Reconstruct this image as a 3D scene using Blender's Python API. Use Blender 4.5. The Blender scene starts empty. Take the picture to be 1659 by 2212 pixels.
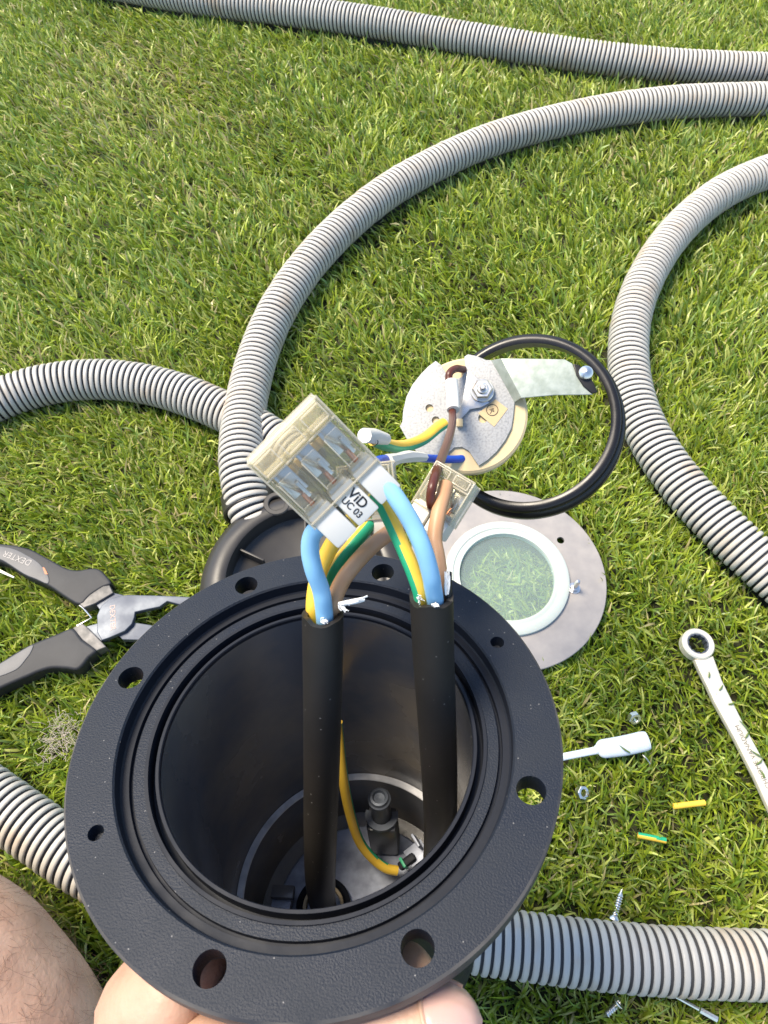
import bpy, bmesh, math, random
import numpy as np
from mathutils import Vector, Matrix
random.seed(7); rng = np.random.default_rng(11)
S = 0.01                                    # everything below is written in centimetres
sc = bpy.context.scene
C = sc.collection

# ---------------------------------------------------------------- camera, sky, sun, exposure
F = 1510.0; CX = 829.5; CY = 1106.0; W = 1659.0; Hh = 2212.0      # reading scale of the photograph
PITCH = math.radians(60); H = 46.0
UP = Vector((0, math.sin(PITCH), math.cos(PITCH))); FW = Vector((0, math.cos(PITCH), -math.sin(PITCH))); RT = Vector((1, 0, 0))
CAM = Vector((0, 0, H))
cd = bpy.data.cameras.new('camera'); cam = bpy.data.objects.new('camera', cd); C.objects.link(cam)
cam.location = CAM * S; cam.rotation_euler = (math.pi/2 - PITCH, 0, 0)
cd.sensor_fit = 'VERTICAL'; cd.sensor_height = 24; cd.lens = 24 * F / Hh
cd.clip_start = 0.005; cd.clip_end = 200
cd.dof.use_dof = True; cd.dof.focus_distance = 0.27; cd.dof.aperture_fstop = cd.lens / 0.55
sc.camera = cam
SUN_EL = math.radians(60); SUN_AZ = math.radians(-60)             # azimuth from +Y, negative = towards -X
sd = Vector((math.sin(SUN_AZ)*math.cos(SUN_EL), math.cos(SUN_AZ)*math.cos(SUN_EL), math.sin(SUN_EL)))
w = bpy.data.worlds.new('World'); sc.world = w; w.use_nodes = True
nt = w.node_tree; bg = nt.nodes['Background']
sky = nt.nodes.new('ShaderNodeTexSky'); sky.sky_type = 'NISHITA'; sky.sun_disc = False
sky.sun_elevation = SUN_EL; sky.sun_rotation = SUN_AZ
sky.air_density = 1.0; sky.dust_density = 0.6
nt.links.new(sky.outputs[0], bg.inputs[0]); bg.inputs[1].default_value = 0.15
sl = bpy.data.lights.new('sun', 'SUN'); so = bpy.data.objects.new('sun', sl); C.objects.link(so)
sl.energy = 3.7; sl.angle = math.radians(24); sl.color = (1, 0.88, 0.70)
so.rotation_euler = (-sd).to_track_quat('-Z', 'Y').to_euler()
sc.view_settings.view_transform = 'Standard'; sc.view_settings.look = 'None'
sc.view_settings.exposure = 1.05
sc.render.engine = 'CYCLES'
sc.cycles.max_bounces = 12; sc.cycles.transmission_bounces = 12; sc.cycles.transparent_max_bounces = 12

def P(px, py, Z):
    return CAM + Z * (RT * ((px-CX)/F) - UP * ((py-CY)/F) + FW)
def ray(px, py): return RT * ((px-CX)/F) - UP * ((py-CY)/F) + FW
def G(px, py, z=0.0):
    d = ray(px, py); return CAM + d * ((z - H) / d.z)

# ---------------------------------------------------------------- materials
MT = {}
def mat(name, col, rough=0.5, metal=0.0, col2=None, nscale=200, detail=4, bump=0.0, bscale=600, coat=0.0, trans=0.0, ior=1.45, sss=0.0, lo=0.35, hi=0.65, spec=0.5, alpha=1.0, bdist=0.0002, rvar=0.0):
    if name in MT: return MT[name]
    m = bpy.data.materials.new(name); m.use_nodes = True; MT[name] = m
    t = m.node_tree; b = t.nodes['Principled BSDF']
    b.inputs['Base Color'].default_value = (*col, 1); b.inputs['Roughness'].default_value = rough
    b.inputs['Metallic'].default_value = metal; b.inputs['IOR'].default_value = ior
    b.inputs['Transmission Weight'].default_value = trans; b.inputs['Coat Weight'].default_value = coat
    b.inputs['Specular IOR Level'].default_value = spec; b.inputs['Alpha'].default_value = alpha
    if sss:
        b.inputs['Subsurface Weight'].default_value = sss; b.inputs['Subsurface Radius'].default_value = (0.004, 0.0015, 0.0008); b.inputs['Subsurface Scale'].default_value = 1.0
    tc = t.nodes.new('ShaderNodeTexCoord')
    if col2 or rvar:
        n = t.nodes.new('ShaderNodeTexNoise'); n.inputs['Scale'].default_value = nscale; n.inputs['Detail'].default_value = detail
        t.links.new(tc.outputs['Object'], n.inputs['Vector'])
        r = t.nodes.new('ShaderNodeMapRange'); r.inputs[1].default_value = lo; r.inputs[2].default_value = hi
        t.links.new(n.outputs['Fac'], r.inputs[0])
        if col2:
            x = t.nodes.new('ShaderNodeMix'); x.data_type = 'RGBA'
            x.inputs[6].default_value = (*col, 1); x.inputs[7].default_value = (*col2, 1)
            t.links.new(r.outputs[0], x.inputs[0]); t.links.new(x.outputs[2], b.inputs['Base Color'])
        if rvar:
            q = t.nodes.new('ShaderNodeMapRange'); q.inputs[3].default_value = rough - rvar; q.inputs[4].default_value = rough + rvar
            t.links.new(r.outputs[0], q.inputs[0]); t.links.new(q.outputs[0], b.inputs['Roughness'])
    if bump:
        n2 = t.nodes.new('ShaderNodeTexNoise'); n2.inputs['Scale'].default_value = bscale; n2.inputs['Detail'].default_value = 3
        t.links.new(tc.outputs['Object'], n2.inputs['Vector'])
        bp = t.nodes.new('ShaderNodeBump'); bp.inputs['Strength'].default_value = bump; bp.inputs['Distance'].default_value = bdist
        t.links.new(n2.outputs['Fac'], bp.inputs['Height']); t.links.new(bp.outputs[0], b.inputs['Normal'])
    return m

def dusty(m, amount=0.5, scale=900, thr=0.70, col=(0.55, 0.52, 0.48)):
    """pale specks of grit lying on a dark surface"""
    t = m.node_tree; b = t.nodes['Principled BSDF']
    tc = t.nodes.new('ShaderNodeTexCoord'); v = t.nodes.new('ShaderNodeTexVoronoi'); v.inputs['Scale'].default_value = scale
    t.links.new(tc.outputs['Object'], v.inputs['Vector'])
    n = t.nodes.new('ShaderNodeTexNoise'); n.inputs['Scale'].default_value = scale*0.13; t.links.new(tc.outputs['Object'], n.inputs['Vector'])
    a = t.nodes.new('ShaderNodeMath'); a.operation = 'LESS_THAN'; a.inputs[1].default_value = 0.15
    t.links.new(v.outputs['Distance'], a.inputs[0])
    c2 = t.nodes.new('ShaderNodeMath'); c2.operation = 'GREATER_THAN'; c2.inputs[1].default_value = thr
    sp = t.nodes.new('ShaderNodeSeparateColor'); t.links.new(v.outputs['Color'], sp.inputs[0]); t.links.new(sp.outputs[0], c2.inputs[0])
    mu = t.nodes.new('ShaderNodeMath'); mu.operation = 'MULTIPLY'; t.links.new(a.outputs[0], mu.inputs[0]); t.links.new(c2.outputs[0], mu.inputs[1])
    mu2 = t.nodes.new('ShaderNodeMath'); mu2.operation = 'MULTIPLY'; mu2.inputs[1].default_value = amount; t.links.new(mu.outputs[0], mu2.inputs[0])
    x = t.nodes.new('ShaderNodeMix'); x.data_type = 'RGBA'; x.inputs[7].default_value = (*col, 1)
    src = b.inputs['Base Color']
    if src.links: t.links.new(src.links[0].from_socket, x.inputs[6])
    else: x.inputs[6].default_value = src.default_value
    t.links.new(mu2.outputs[0], x.inputs[0]); t.links.new(x.outputs[2], b.inputs['Base Color'])
    return m

M_hous = dusty(mat('black_textured_plastic', (0.0095, 0.0135, 0.023), 0.50, bump=0.8, bscale=2100, bdist=0.0002, col2=(0.014, 0.0175, 0.025), nscale=60, rvar=0.05, spec=0.27), 0.3, 900, 0.94)
M_hsm = mat('black_smooth_plastic', (0.009, 0.011, 0.017), 0.55, bump=0.15, bscale=500, rvar=0.06, nscale=150, spec=0.25)
M_inn = mat('black_casting_warm_sheen', (0.11, 0.113, 0.125), 0.30, col2=(0.34, 0.27, 0.18), nscale=26, detail=9, lo=0.42, hi=0.95, bump=0.3, bscale=180, rvar=0.08)  # brown patches paint the warm sheen of the inner walls into the colour
M_ledge = mat('bare_ledge', (0.80, 0.80, 0.82), 0.5, 0.1, col2=(0.55, 0.56, 0.58), nscale=160, bump=0.3, bscale=400)
M_floor = mat('grey_cast_floor', (0.44, 0.48, 0.58), 0.42, 0.2, col2=(0.22, 0.24, 0.30), nscale=110, bump=0.4, bscale=300)
M_rub = dusty(mat('black_rubber', (0.016, 0.014, 0.012), 0.5, bump=0.3, bscale=300, col2=(0.020, 0.017, 0.014), nscale=80), 0.3, 700, 0.93)
M_ring = mat('black_seal_rubber', (0.010, 0.009, 0.009), 0.34, bump=0.1, bscale=300, rvar=0.08, nscale=60)
M_cap = mat('dark_moulded_plastic', (0.030, 0.027, 0.024), 0.40, bump=0.1, bscale=400, rvar=0.07, nscale=40)
M_blue = mat('sky_blue_insulation', (0.24, 0.50, 0.74), 0.42, col2=(0.28, 0.54, 0.76), nscale=90, bump=0.06)
M_yel = mat('yellow_insulation', (0.85, 0.55, 0.06), 0.42, col2=(0.78, 0.48, 0.05), nscale=90)
M_grn = mat('green_insulation', (0.02, 0.36, 0.17), 0.42)
M_tan = mat('tan_insulation', (0.50, 0.28, 0.15), 0.45, col2=(0.44, 0.24, 0.12), nscale=90, bump=0.06)
M_brn = mat('dark_brown_insulation', (0.085, 0.022, 0.012), 0.35)
M_dblue = mat('deep_blue_insulation', (0.01, 0.07, 0.45), 0.4)
M_white = mat('white_plastic', (0.70, 0.67, 0.60), 0.4, bump=0.05, bscale=300, sss=0.0)
M_fibre = mat('white_fibre', (0.85, 0.83, 0.78), 0.8)
M_clear = None
M_steel = mat('steel', (0.60, 0.58, 0.55), 0.32, 1.0, col2=(0.45, 0.44, 0.42), nscale=200, bump=0.15, bscale=700, rvar=0.08)
M_bright = mat('bright_steel', (0.72, 0.69, 0.64), 0.30, 1.0)
M_galv = mat('galvanised_plate', (0.38, 0.38, 0.37), 0.55, 0.3, col2=(0.22, 0.22, 0.22), nscale=1100, detail=8, lo=0.45, hi=0.8, bump=0.35, bscale=900)
M_strap = mat('zinc_strap', (0.42, 0.46, 0.40), 0.45, 0.4, col2=(0.32, 0.36, 0.30), nscale=300, bump=0.3, bscale=500)
M_bezel = mat('brushed_bezel', (0.36, 0.33, 0.30), 0.5, 0.4, col2=(0.29, 0.27, 0.255), nscale=70, bump=0.2, bscale=500)
M_sil = mat('milky_silicone', (0.46, 0.50, 0.45), 0.35, sss=0.1)
M_glass = None
M_cer = mat('cream_ceramic', (0.66, 0.52, 0.30), 0.4, col2=(0.6, 0.46, 0.25), nscale=80)
M_tag = mat('tan_sticker', (0.52, 0.39, 0.21), 0.6)
M_ink = mat('black_ink', (0.012, 0.012, 0.014), 0.6)
def see_through(name, tint, body, base, edge, rough):
    m = bpy.data.materials.new(name); m.use_nodes = True; t = m.node_tree; b = t.nodes['Principled BSDF']
    b.inputs['Base Color'].default_value = (*body, 1); b.inputs['Roughness'].default_value = rough
    tr = t.nodes.new('ShaderNodeBsdfTransparent'); tr.inputs[0].default_value = (*tint, 1)
    fr = t.nodes.new('ShaderNodeFresnel'); fr.inputs[0].default_value = 1.5
    r = t.nodes.new('ShaderNodeMapRange'); r.inputs[1].default_value = 0.04; r.inputs[2].default_value = 0.6; r.inputs[3].default_value = base; r.inputs[4].default_value = edge
    t.links.new(fr.outputs[0], r.inputs[0]); mx = t.nodes.new('ShaderNodeMixShader'); t.links.new(r.outputs[0], mx.inputs[0])
    t.links.new(tr.outputs[0], mx.inputs[1]); t.links.new(b.outputs[0], mx.inputs[2]); t.links.new(mx.outputs[0], t.nodes['Material Output'].inputs[0]); return m
M_clear = see_through('clear_plastic', (.99, .99, .97), (.88, .85, .76), .05, .75, .08)
M_cedge = see_through('clear_plastic_edge', (.97, .94, .86), (.84, .78, .64), .34, .85, .12)
M_glass = see_through('glass_pane', (.92, .97, .96), (.56, .68, .68), .15, .7, .03)
M_cop = mat('copper', (0.80, 0.33, 0.18), 0.28, 1.0)
M_hose = None
M_grip = mat('charcoal_grip', (0.017, 0.018, 0.021), 0.6, bump=0.3, bscale=300, col2=(0.026, 0.027, 0.030), nscale=60)
M_inlay = mat('grey_grip_inlay', (0.075, 0.077, 0.082), 0.5, bump=0.15, bscale=300, col2=(0.10, 0.10, 0.105), nscale=80)
M_plier = mat('plier_steel', (0.09, 0.105, 0.13), 0.5, 0.35, col2=(0.09, 0.10, 0.125), nscale=50, bump=0.2, bscale=400, rvar=0.1)
M_collar = mat('worn_steel', (0.09, 0.088, 0.085), 0.55, 0.3, col2=(0.19, 0.18, 0.17), nscale=150, bump=0.2, bscale=500)
M_edge = mat('scuffed_edge', (0.10, 0.09, 0.08), 0.6, col2=(0.03, 0.03, 0.035), nscale=90)
M_wrench = mat('satin_chrome', (0.72, 0.67, 0.55), 0.38, 0.4, bump=0.05, bscale=300, rvar=0.06)
M_nylon = mat('white_nylon', (0.60, 0.66, 0.70), 0.4, sss=0.2)
M_skin = None

def ramp_skin():
    m = mat('skin', (0.42, 0.240, 0.165), 0.5, col2=(0.56, 0.355, 0.255), nscale=60, detail=8, lo=.3, hi=.7, bump=0.7, bscale=420, bdist=0.0004, sss=0.12)
    return m
M_skin = ramp_skin()
M_nail = mat('nail', (0.54, 0.35, 0.30), 0.25, coat=0.2, sss=0.2)
M_hair = mat('dark_hair', (0.10, 0.055, 0.035), 0.5)

# hose material: grey plastic, groove shade painted dark in its own slot, faint rusty stains
def hose_mats():
    m = mat('grey_conduit', (0.44, 0.43, 0.40), 0.42, bump=0.08, bscale=300)
    t = m.node_tree; b = t.nodes['Principled BSDF']; tc = t.nodes.new('ShaderNodeTexCoord')
    n = t.nodes.new('ShaderNodeTexNoise'); n.inputs['Scale'].default_value = 45; n.inputs['Detail'].default_value = 5; t.links.new(tc.outputs['Object'], n.inputs['Vector'])
    r = t.nodes.new('ShaderNodeMapRange'); r.inputs[1].default_value = 0.54; r.inputs[2].default_value = 0.92; t.links.new(n.outputs['Fac'], r.inputs[0])
    x = t.nodes.new('ShaderNodeMix'); x.data_type = 'RGBA'; x.inputs[6].default_value = (0.47, 0.44, 0.385, 1); x.inputs[7].default_value = (0.42, 0.29, 0.17, 1)
    t.links.new(r.outputs[0], x.inputs[0]); t.links.new(x.outputs[2], b.inputs['Base Color'])
    return m, mat('conduit_groove_shade', (0.085, 0.085, 0.088), 0.7)
M_hose, M_groove_shade = hose_mats()

# ---------------------------------------------------------------- object helpers
def mesh_from(verts, faces, mats, name, smooth=True, angle=None, fmat=None):
    me = bpy.data.meshes.new(name)
    me.from_pydata([tuple(Vector(v)*S) for v in verts], [], faces)
    for m in (mats if isinstance(mats, (list, tuple)) else [mats]): me.materials.append(m)
    if fmat is not None: me.polygons.foreach_set('material_index', np.array(fmat, dtype=np.int32))
    bm = bmesh.new(); bm.from_mesh(me); bmesh.ops.recalc_face_normals(bm, faces=bm.faces); bm.to_mesh(me); bm.free()
    me.polygons.foreach_set('use_smooth', [smooth]*len(me.polygons))
    if smooth and angle: me.set_sharp_from_angle(angle=math.radians(angle))
    me.update(); return me
def link(name, me, parent=None):
    o = bpy.data.objects.new(name, me); C.objects.link(o)
    if parent is not None: o.parent = parent
    return o
def tag(o, label=None, cat=None, group=None, kind=None):
    if label: o['label'] = label
    if cat: o['category'] = cat
    if group: o['group'] = group
    if kind: o['kind'] = kind
    return o
def thing(name, label, cat, loc=Vector((0, 0, 0)), rot=None, group=None):
    o = bpy.data.objects.new(name, None); C.objects.link(o); o.empty_display_size = 0.01
    m = (rot.to_4x4() if rot is not None else Matrix.Identity(4)); m.translation = Vector(loc)*S
    o.matrix_world = m; o['_c'] = 0; del o['_c']
    return tag(o, label, cat, group)
class MB:                                   # mesh builder in cm; frame = 4x4 applied to what is added
    def __init__(s, fr=None): s.v = []; s.f = []; s.m = []; s.fr = fr
    def add(s, vs, fs, mi=0):
        k = len(s.v)
        for v in vs:
            v = Vector(v); s.v.append(s.fr @ v if s.fr else v)
        for f in fs: s.f.append([i+k for i in f]); s.m.append(mi)
        return s
    def box(s, c, d, mi=0, R=None, bev=0.0):
        bm = bmesh.new(); bmesh.ops.create_cube(bm, size=1)
        for v in bm.verts: v.co = Vector((v.co.x*d[0], v.co.y*d[1], v.co.z*d[2]))
        if bev: bmesh.ops.bevel(bm, geom=list(bm.edges), offset=bev, segments=2, profile=0.6, affect='EDGES')
        vs = [(R @ v.co if R else v.co) + Vector(c) for v in bm.verts]; bm.verts.index_update()
        s.add(vs, [[v.index for v in f.verts] for f in bm.faces], mi); bm.free(); return s
    def lathe(s, prof, n=64, mi=0, c=(0, 0, 0), R=None, closed=False, a0=0, a1=2*math.pi):
        vs = []; fs = []; full = abs(a1-a0-2*math.pi) < 1e-6; k = n if full else n+1
        for i in range(k):
            a = a0+(a1-a0)*i/n
            for r, z in prof:
                v = Vector((r*math.cos(a), r*math.sin(a), z)); vs.append((R @ v if R else v)+Vector(c))
        m = len(prof)
        for i in range(n):
            j = (i+1) % k
            for q in range(m if closed else m-1):
                q2 = (q+1) % m; fs.append([i*m+q, j*m+q, j*m+q2, i*m+q2])
        s.add(vs, fs, mi); return s
    def tube(s, pts, r, n=16, mi=0, caps=True, gdir=None, mi2=1, sm=6, thr=0.15):
        vs, fs, ns = tube_geo(pts, r, n, sm)
        k0 = len(s.m); s.add(vs, fs, mi)
        if gdir is not None:
            for q, nn in enumerate(ns):
                if nn.dot(gdir) > thr: s.m[k0+q] = mi2
        if caps:
            L = len(vs)//n
            s.add(vs[:n], [list(range(n))], mi); s.add(vs[-n:], [list(range(n))], mi)
        return s
    def poly(s, pts, up, th, mi=0, bev=0.0):    # closed outline of 3-D points extruded by -up*th
        bm = bmesh.new(); top = [bm.verts.new(p) for p in pts]; bot = [bm.verts.new(Vector(p)-up*th) for p in pts]
        ft = bm.faces.new(top); bm.faces.new(bot[::-1]); n = len(pts)
        for i in range(n): bm.faces.new([top[i], bot[i], bot[(i+1) % n], top[(i+1) % n]])
        bmesh.ops.recalc_face_normals(bm, faces=bm.faces)
        if bev: bmesh.ops.bevel(bm, geom=[e for e in bm.edges if (e.verts[0] in top) == (e.verts[1] in top)], offset=bev, segments=3, profile=0.55, affect='EDGES', clamp_overlap=True)
        bmesh.ops.triangulate(bm, faces=[f for f in bm.faces if len(f.verts) > 4]); bm.verts.index_update()
        s.add([v.co.copy() for v in bm.verts], [[v.index for v in f.verts] for f in bm.faces], mi); bm.free(); return s
    def build(s, name, mats, parent=None, smooth=True, angle=35):
        return link(name, mesh_from(s.v, s.f, mats, name, smooth, angle, s.m), parent)
def catmull(pts, sm):
    pts = [Vector(p) for p in pts]
    if len(pts) < 3 or sm <= 1: return pts
    out = []; Q = [2*pts[0]-pts[1]] + pts + [2*pts[-1]-pts[-2]]
    for i in range(1, len(Q)-2):
        a, b, c, d = Q[i-1:i+3]
        for k in range(sm):
            t = k/sm; out.append(0.5*((2*b)+(c-a)*t+(2*a-5*b+4*c-d)*t*t+(3*b-a-3*c+d)*t**3))
    out.append(pts[-1]); return out
def frames(path):
    T = []
    for i in range(len(path)):
        a = path[max(0, i-1)]; b = path[min(len(path)-1, i+1)]; T.append((b-a).normalized())
    N = T[0].orthogonal().normalized(); out = []
    for t in T:
        N = (N - t*N.dot(t)).normalized(); out.append((t, N, t.cross(N)))
    return out
def tube_geo(pts, r, n=16, sm=6):
    path = catmull(pts, sm); fr = frames(path); L = len(path); vs = []; fs = []; ns = []
    for i, (p, (t, a, b)) in enumerate(zip(path, fr)):
        rr = r if not isinstance(r, (list, tuple)) else float(np.interp(i/(L-1), np.linspace(0, 1, len(r)), r))
        for k in range(n):
            an = 2*math.pi*k/n; vs.append(p + (a*math.cos(an)+b*math.sin(an))*rr)
    for i in range(L-1):
        t, a, b = fr[i]
        for k in range(n):
            fs.append([i*n+k, i*n+(k+1) % n, (i+1)*n+(k+1) % n, (i+1)*n+k]); an = 2*math.pi*(k+.5)/n
            ns.append(a*math.cos(an)+b*math.sin(an))
    return vs, fs, ns
def text(body, size, M, parent, m=None, th=0.004, name='lettering', font_shear=0, bold=0.0):
    """flat raised lettering, centred; M = 3x3 columns right, up, normal plus location, in cm"""
    cu = bpy.data.curves.new(name, 'FONT'); cu.body = body; cu.size = size*S; cu.align_x = 'CENTER'; cu.align_y = 'CENTER'; cu.extrude = th*S; cu.offset = bold*S; cu.shear = font_shear
    o = bpy.data.objects.new(name, cu); C.objects.link(o); dg = bpy.context.evaluated_depsgraph_get(); dg.update()
    me = bpy.data.meshes.new_from_object(o.evaluated_get(dg)); bpy.data.objects.remove(o); bpy.data.curves.remove(cu)
    m4 = M.copy(); m4.translation = M.translation*S; me.transform(m4); me.materials.clear(); me.materials.append(m or M_ink); me.name = name
    return link(name, me, parent)
def mframe(c, x, y, z=None):
    x = Vector(x).normalized(); y = Vector(y); y = (y - x*y.dot(x)).normalized(); z = x.cross(y)
    m = Matrix((x, y, z)).transposed().to_4x4(); m.translation = Vector(c); return m
def boolean(o, cutter):
    md = o.modifiers.new('b', 'BOOLEAN'); md.operation = 'DIFFERENCE'; md.object = cutter; md.solver = 'EXACT'
    dg = bpy.context.evaluated_depsgraph_get(); dg.update(); me = bpy.data.meshes.new_from_object(o.evaluated_get(dg))
    o.modifiers.clear(); o.data = me; bpy.data.objects.remove(cutter)
    me.polygons.foreach_set('use_smooth', [True]*len(me.polygons)); me.set_sharp_from_angle(angle=math.radians(30))

# ---------------------------------------------------------------- ground
gm = mat('turf_backing', (0.018, 0.022, 0.008), 0.9, col2=(0.035, 0.035, 0.014), nscale=60)
g = link('ground', mesh_from([(-2500, -2500, 0), (2500, -2500, 0), (2500, 2500, 0), (-2500, 2500, 0)], [[0, 1, 2, 3]], gm, 'ground', False)); tag(g, kind='structure')
HOSE_Z = 0.75 + 1.62
# ---------------------------------------------------------------- hoses
def hose(px, label, zoff=0.0, R=1.65, pitch=0.5, zs=None, widthlabel=None):
    pts = [G(x, y, HOSE_Z + zoff if zs is None else zs[i]) for i, (x, y) in enumerate(px)]
    path = catmull(pts, 14)
    # resample by arc length
    cum = [0.0]
    for a, b in zip(path, path[1:]): cum.append(cum[-1]+(b-a).length)
    prof = [(0.0, 0.83), (0.025, 0.85), (0.045, 0.945), (0.09, 0.99), (0.15, 1.0), (0.28, 1.0), (0.34, 0.99), (0.385, 0.945), (0.405, 0.85), (0.43, 0.83)]
    n = 28; nr = int(cum[-1]/pitch); A = np.array([tuple(p) for p in path]); ss = []; rr = []; mi = []
    for i in range(nr):
        j = 1+rng.normal(0, 0.006)
        for k, (o_, q) in enumerate(prof): ss.append((i+o_/0.5*1.0)*pitch); rr.append(R*q*(j if q > .9 else 1)); mi.append(0)
    ss = np.array(ss); X = np.stack([np.interp(ss, cum, A[:, k]) for k in range(3)], 1)
    pth = [Vector(x) for x in X]
    # smooth tangents
    T = np.gradient(np.stack([np.interp(np.clip(ss, 0, cum[-1]), cum, A[:, k]) for k in range(3)], 1), axis=0)
    kern = np.ones(25)/25; T = np.stack([np.convolve(np.pad(T[:, k], 12, 'edge'), kern, 'valid') for k in range(3)], 1)
    vs = []; 
    for p, t, r in zip(pth, T, rr):
        t = Vector(t).normalized(); a = t.cross(Vector((0, 0, 1))).normalized(); b = a.cross(t)
        for k in range(n):
            an = 2*math.pi*k/n; vs.append(p+(a*math.cos(an)+b*math.sin(an))*r)
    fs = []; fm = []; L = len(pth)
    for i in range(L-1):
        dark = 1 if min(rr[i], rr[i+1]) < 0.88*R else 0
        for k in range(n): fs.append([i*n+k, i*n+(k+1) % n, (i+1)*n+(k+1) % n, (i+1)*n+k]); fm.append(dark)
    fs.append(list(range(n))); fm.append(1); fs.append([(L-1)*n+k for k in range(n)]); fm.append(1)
    o = link('corrugated_conduit', mesh_from(vs, fs, [M_hose, M_groove_shade], 'corrugated_conduit', True, 60, fm))
    tag(o, label, 'conduit', 'grey corrugated conduits lying on the lawn')
    return A
HOSES = []
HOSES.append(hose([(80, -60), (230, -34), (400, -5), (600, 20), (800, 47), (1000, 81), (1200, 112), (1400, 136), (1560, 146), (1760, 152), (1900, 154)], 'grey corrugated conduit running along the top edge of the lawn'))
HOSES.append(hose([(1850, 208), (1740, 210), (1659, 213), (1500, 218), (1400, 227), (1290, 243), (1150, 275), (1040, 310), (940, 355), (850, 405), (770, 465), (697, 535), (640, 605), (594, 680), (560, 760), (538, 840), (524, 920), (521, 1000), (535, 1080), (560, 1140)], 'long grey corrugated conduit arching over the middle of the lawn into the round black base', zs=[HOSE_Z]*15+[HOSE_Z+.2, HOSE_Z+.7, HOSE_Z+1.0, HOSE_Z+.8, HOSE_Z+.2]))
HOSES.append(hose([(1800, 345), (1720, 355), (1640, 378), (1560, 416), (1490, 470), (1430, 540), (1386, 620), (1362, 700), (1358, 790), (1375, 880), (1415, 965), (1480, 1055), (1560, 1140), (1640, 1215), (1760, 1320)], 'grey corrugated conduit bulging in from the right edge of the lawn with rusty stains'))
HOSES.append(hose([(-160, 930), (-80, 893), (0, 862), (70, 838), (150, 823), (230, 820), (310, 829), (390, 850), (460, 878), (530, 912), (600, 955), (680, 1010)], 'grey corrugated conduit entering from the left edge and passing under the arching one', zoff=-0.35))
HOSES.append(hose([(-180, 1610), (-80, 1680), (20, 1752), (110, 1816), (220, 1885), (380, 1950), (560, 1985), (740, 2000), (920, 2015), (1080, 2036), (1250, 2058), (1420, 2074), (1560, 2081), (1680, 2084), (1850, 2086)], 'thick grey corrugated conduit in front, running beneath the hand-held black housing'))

# ---------------------------------------------------------------- the housing held in the hand
fc = (-1.8658, -5.8044, -18.6876); fa, fb = -0.0632, 0.8118; A0 = 1.3152
ncam = Vector((math.sin(fa), math.sin(fb)*math.cos(fa), math.cos(fa)*math.cos(fb)))
e1c = Vector((0, 1, 0)).cross(ncam).normalized(); e2c = ncam.cross(e1c)
def c2w(v): return RT*v[0] + UP*v[1] - FW*v[2]
FN, E1, E2 = c2w(ncam), c2w(e1c), c2w(e2c); FO = CAM + c2w(fc)
FR = Matrix((E1, E2, FN)).transposed()
def L(px, py, wdep):                        # pixel -> housing frame (u, v, w) on the plane w = wdep
    d = ray(px, py); o = FO + FN*wdep; t = (o-CAM).dot(FN)/d.dot(FN); q = CAM + d*t - FO
    return Vector((q.dot(E1), q.dot(E2), wdep))
def toL(p): q = p - FO; return Vector((q.dot(E1), q.dot(E2), q.dot(FN)))
def fromL(q): return FO + E1*q[0] + E2*q[1] + FN*q[2]
hous = thing('lamp_housing', 'open black round lamp housing with a drilled flange held in the hand', 'lamp housing', FO, FR)
prof = [(6.5, -0.06), (6.44, 0.0), (5.30, 0.0), (5.25, -0.05), (5.22, -0.38), (5.18, -0.42), (5.00, -0.42), (4.98, -0.56), (4.91, -0.56), (4.89, -0.42), (4.60, -0.42), (4.59, -0.37), (4.50, -0.37), (4.485, -0.85), (4.345, -0.85), (4.33, -0.46), (4.25, -0.46), (4.225, -0.50), (4.225, -0.62), (4.33, -0.9),
        (4.62, -11.7), (4.60, -11.95), (4.32, -11.95), (4.22, -15.0), (3.7, -15.05), (0.001, -15.05), (0.001, -15.6), (4.5, -15.6), (4.8, -15.2), (4.98, -12.0), (4.98, -0.9), (5.1, -0.72), (6.35, -0.66), (6.5, -0.58)]
b = MB().lathe(prof, 160, closed=True)
for i in range(len(b.f)):
    q = i % len(prof); b.m[i] = 3 if q in (0, len(prof)-1, len(prof)-2) else 1 if 18 <= q <= 24 else (2 if q in (3, 4, 5, 6, 7, 8, 11, 12, 13, 14, 15, 16, 17) else 0)
body = b.build('housing_body', [M_hous, M_inn, M_hsm, M_edge], hous, angle=30)
cb = MB()
for k, q in enumerate([0, 2, 3, 4, 6, 7]):
    a = A0 - math.radians(45*q)
    cb.lathe([(0, .5), (0.365, .5), (0.365, -1.6), (0, -1.6)], 40, c=(5.78*math.cos(a), 5.78*math.sin(a), 0))
for q in (1, 5):
    a = A0 - math.radians(45*q)
    cb.lathe([(0.0, .5), (0.20, .5), (0.20, -0.10), (0.13, -0.34), (0.0, -0.36)], 32, c=(5.78*math.cos(a), 5.78*math.sin(a), 0))
cut = cb.build('cutter', [M_hous], None); cut.matrix_world = hous.matrix_world
boolean(body, cut)
for k, q in enumerate([0, 2, 3, 4, 6, 7]):                                   # bare edge inside each bolt hole
    pass
MB().lathe([(4.575, -11.93), (4.33, -11.93), (4.30, -11.97), (4.575, -11.97)], 128, closed=True).build('ledge_ring', M_ledge, hous)
b = MB().lathe([(0.001, -14.98), (3.55, -14.98), (3.62, -15.04)], 96)
b.build('floor_plate', M_floor, hous)
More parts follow.
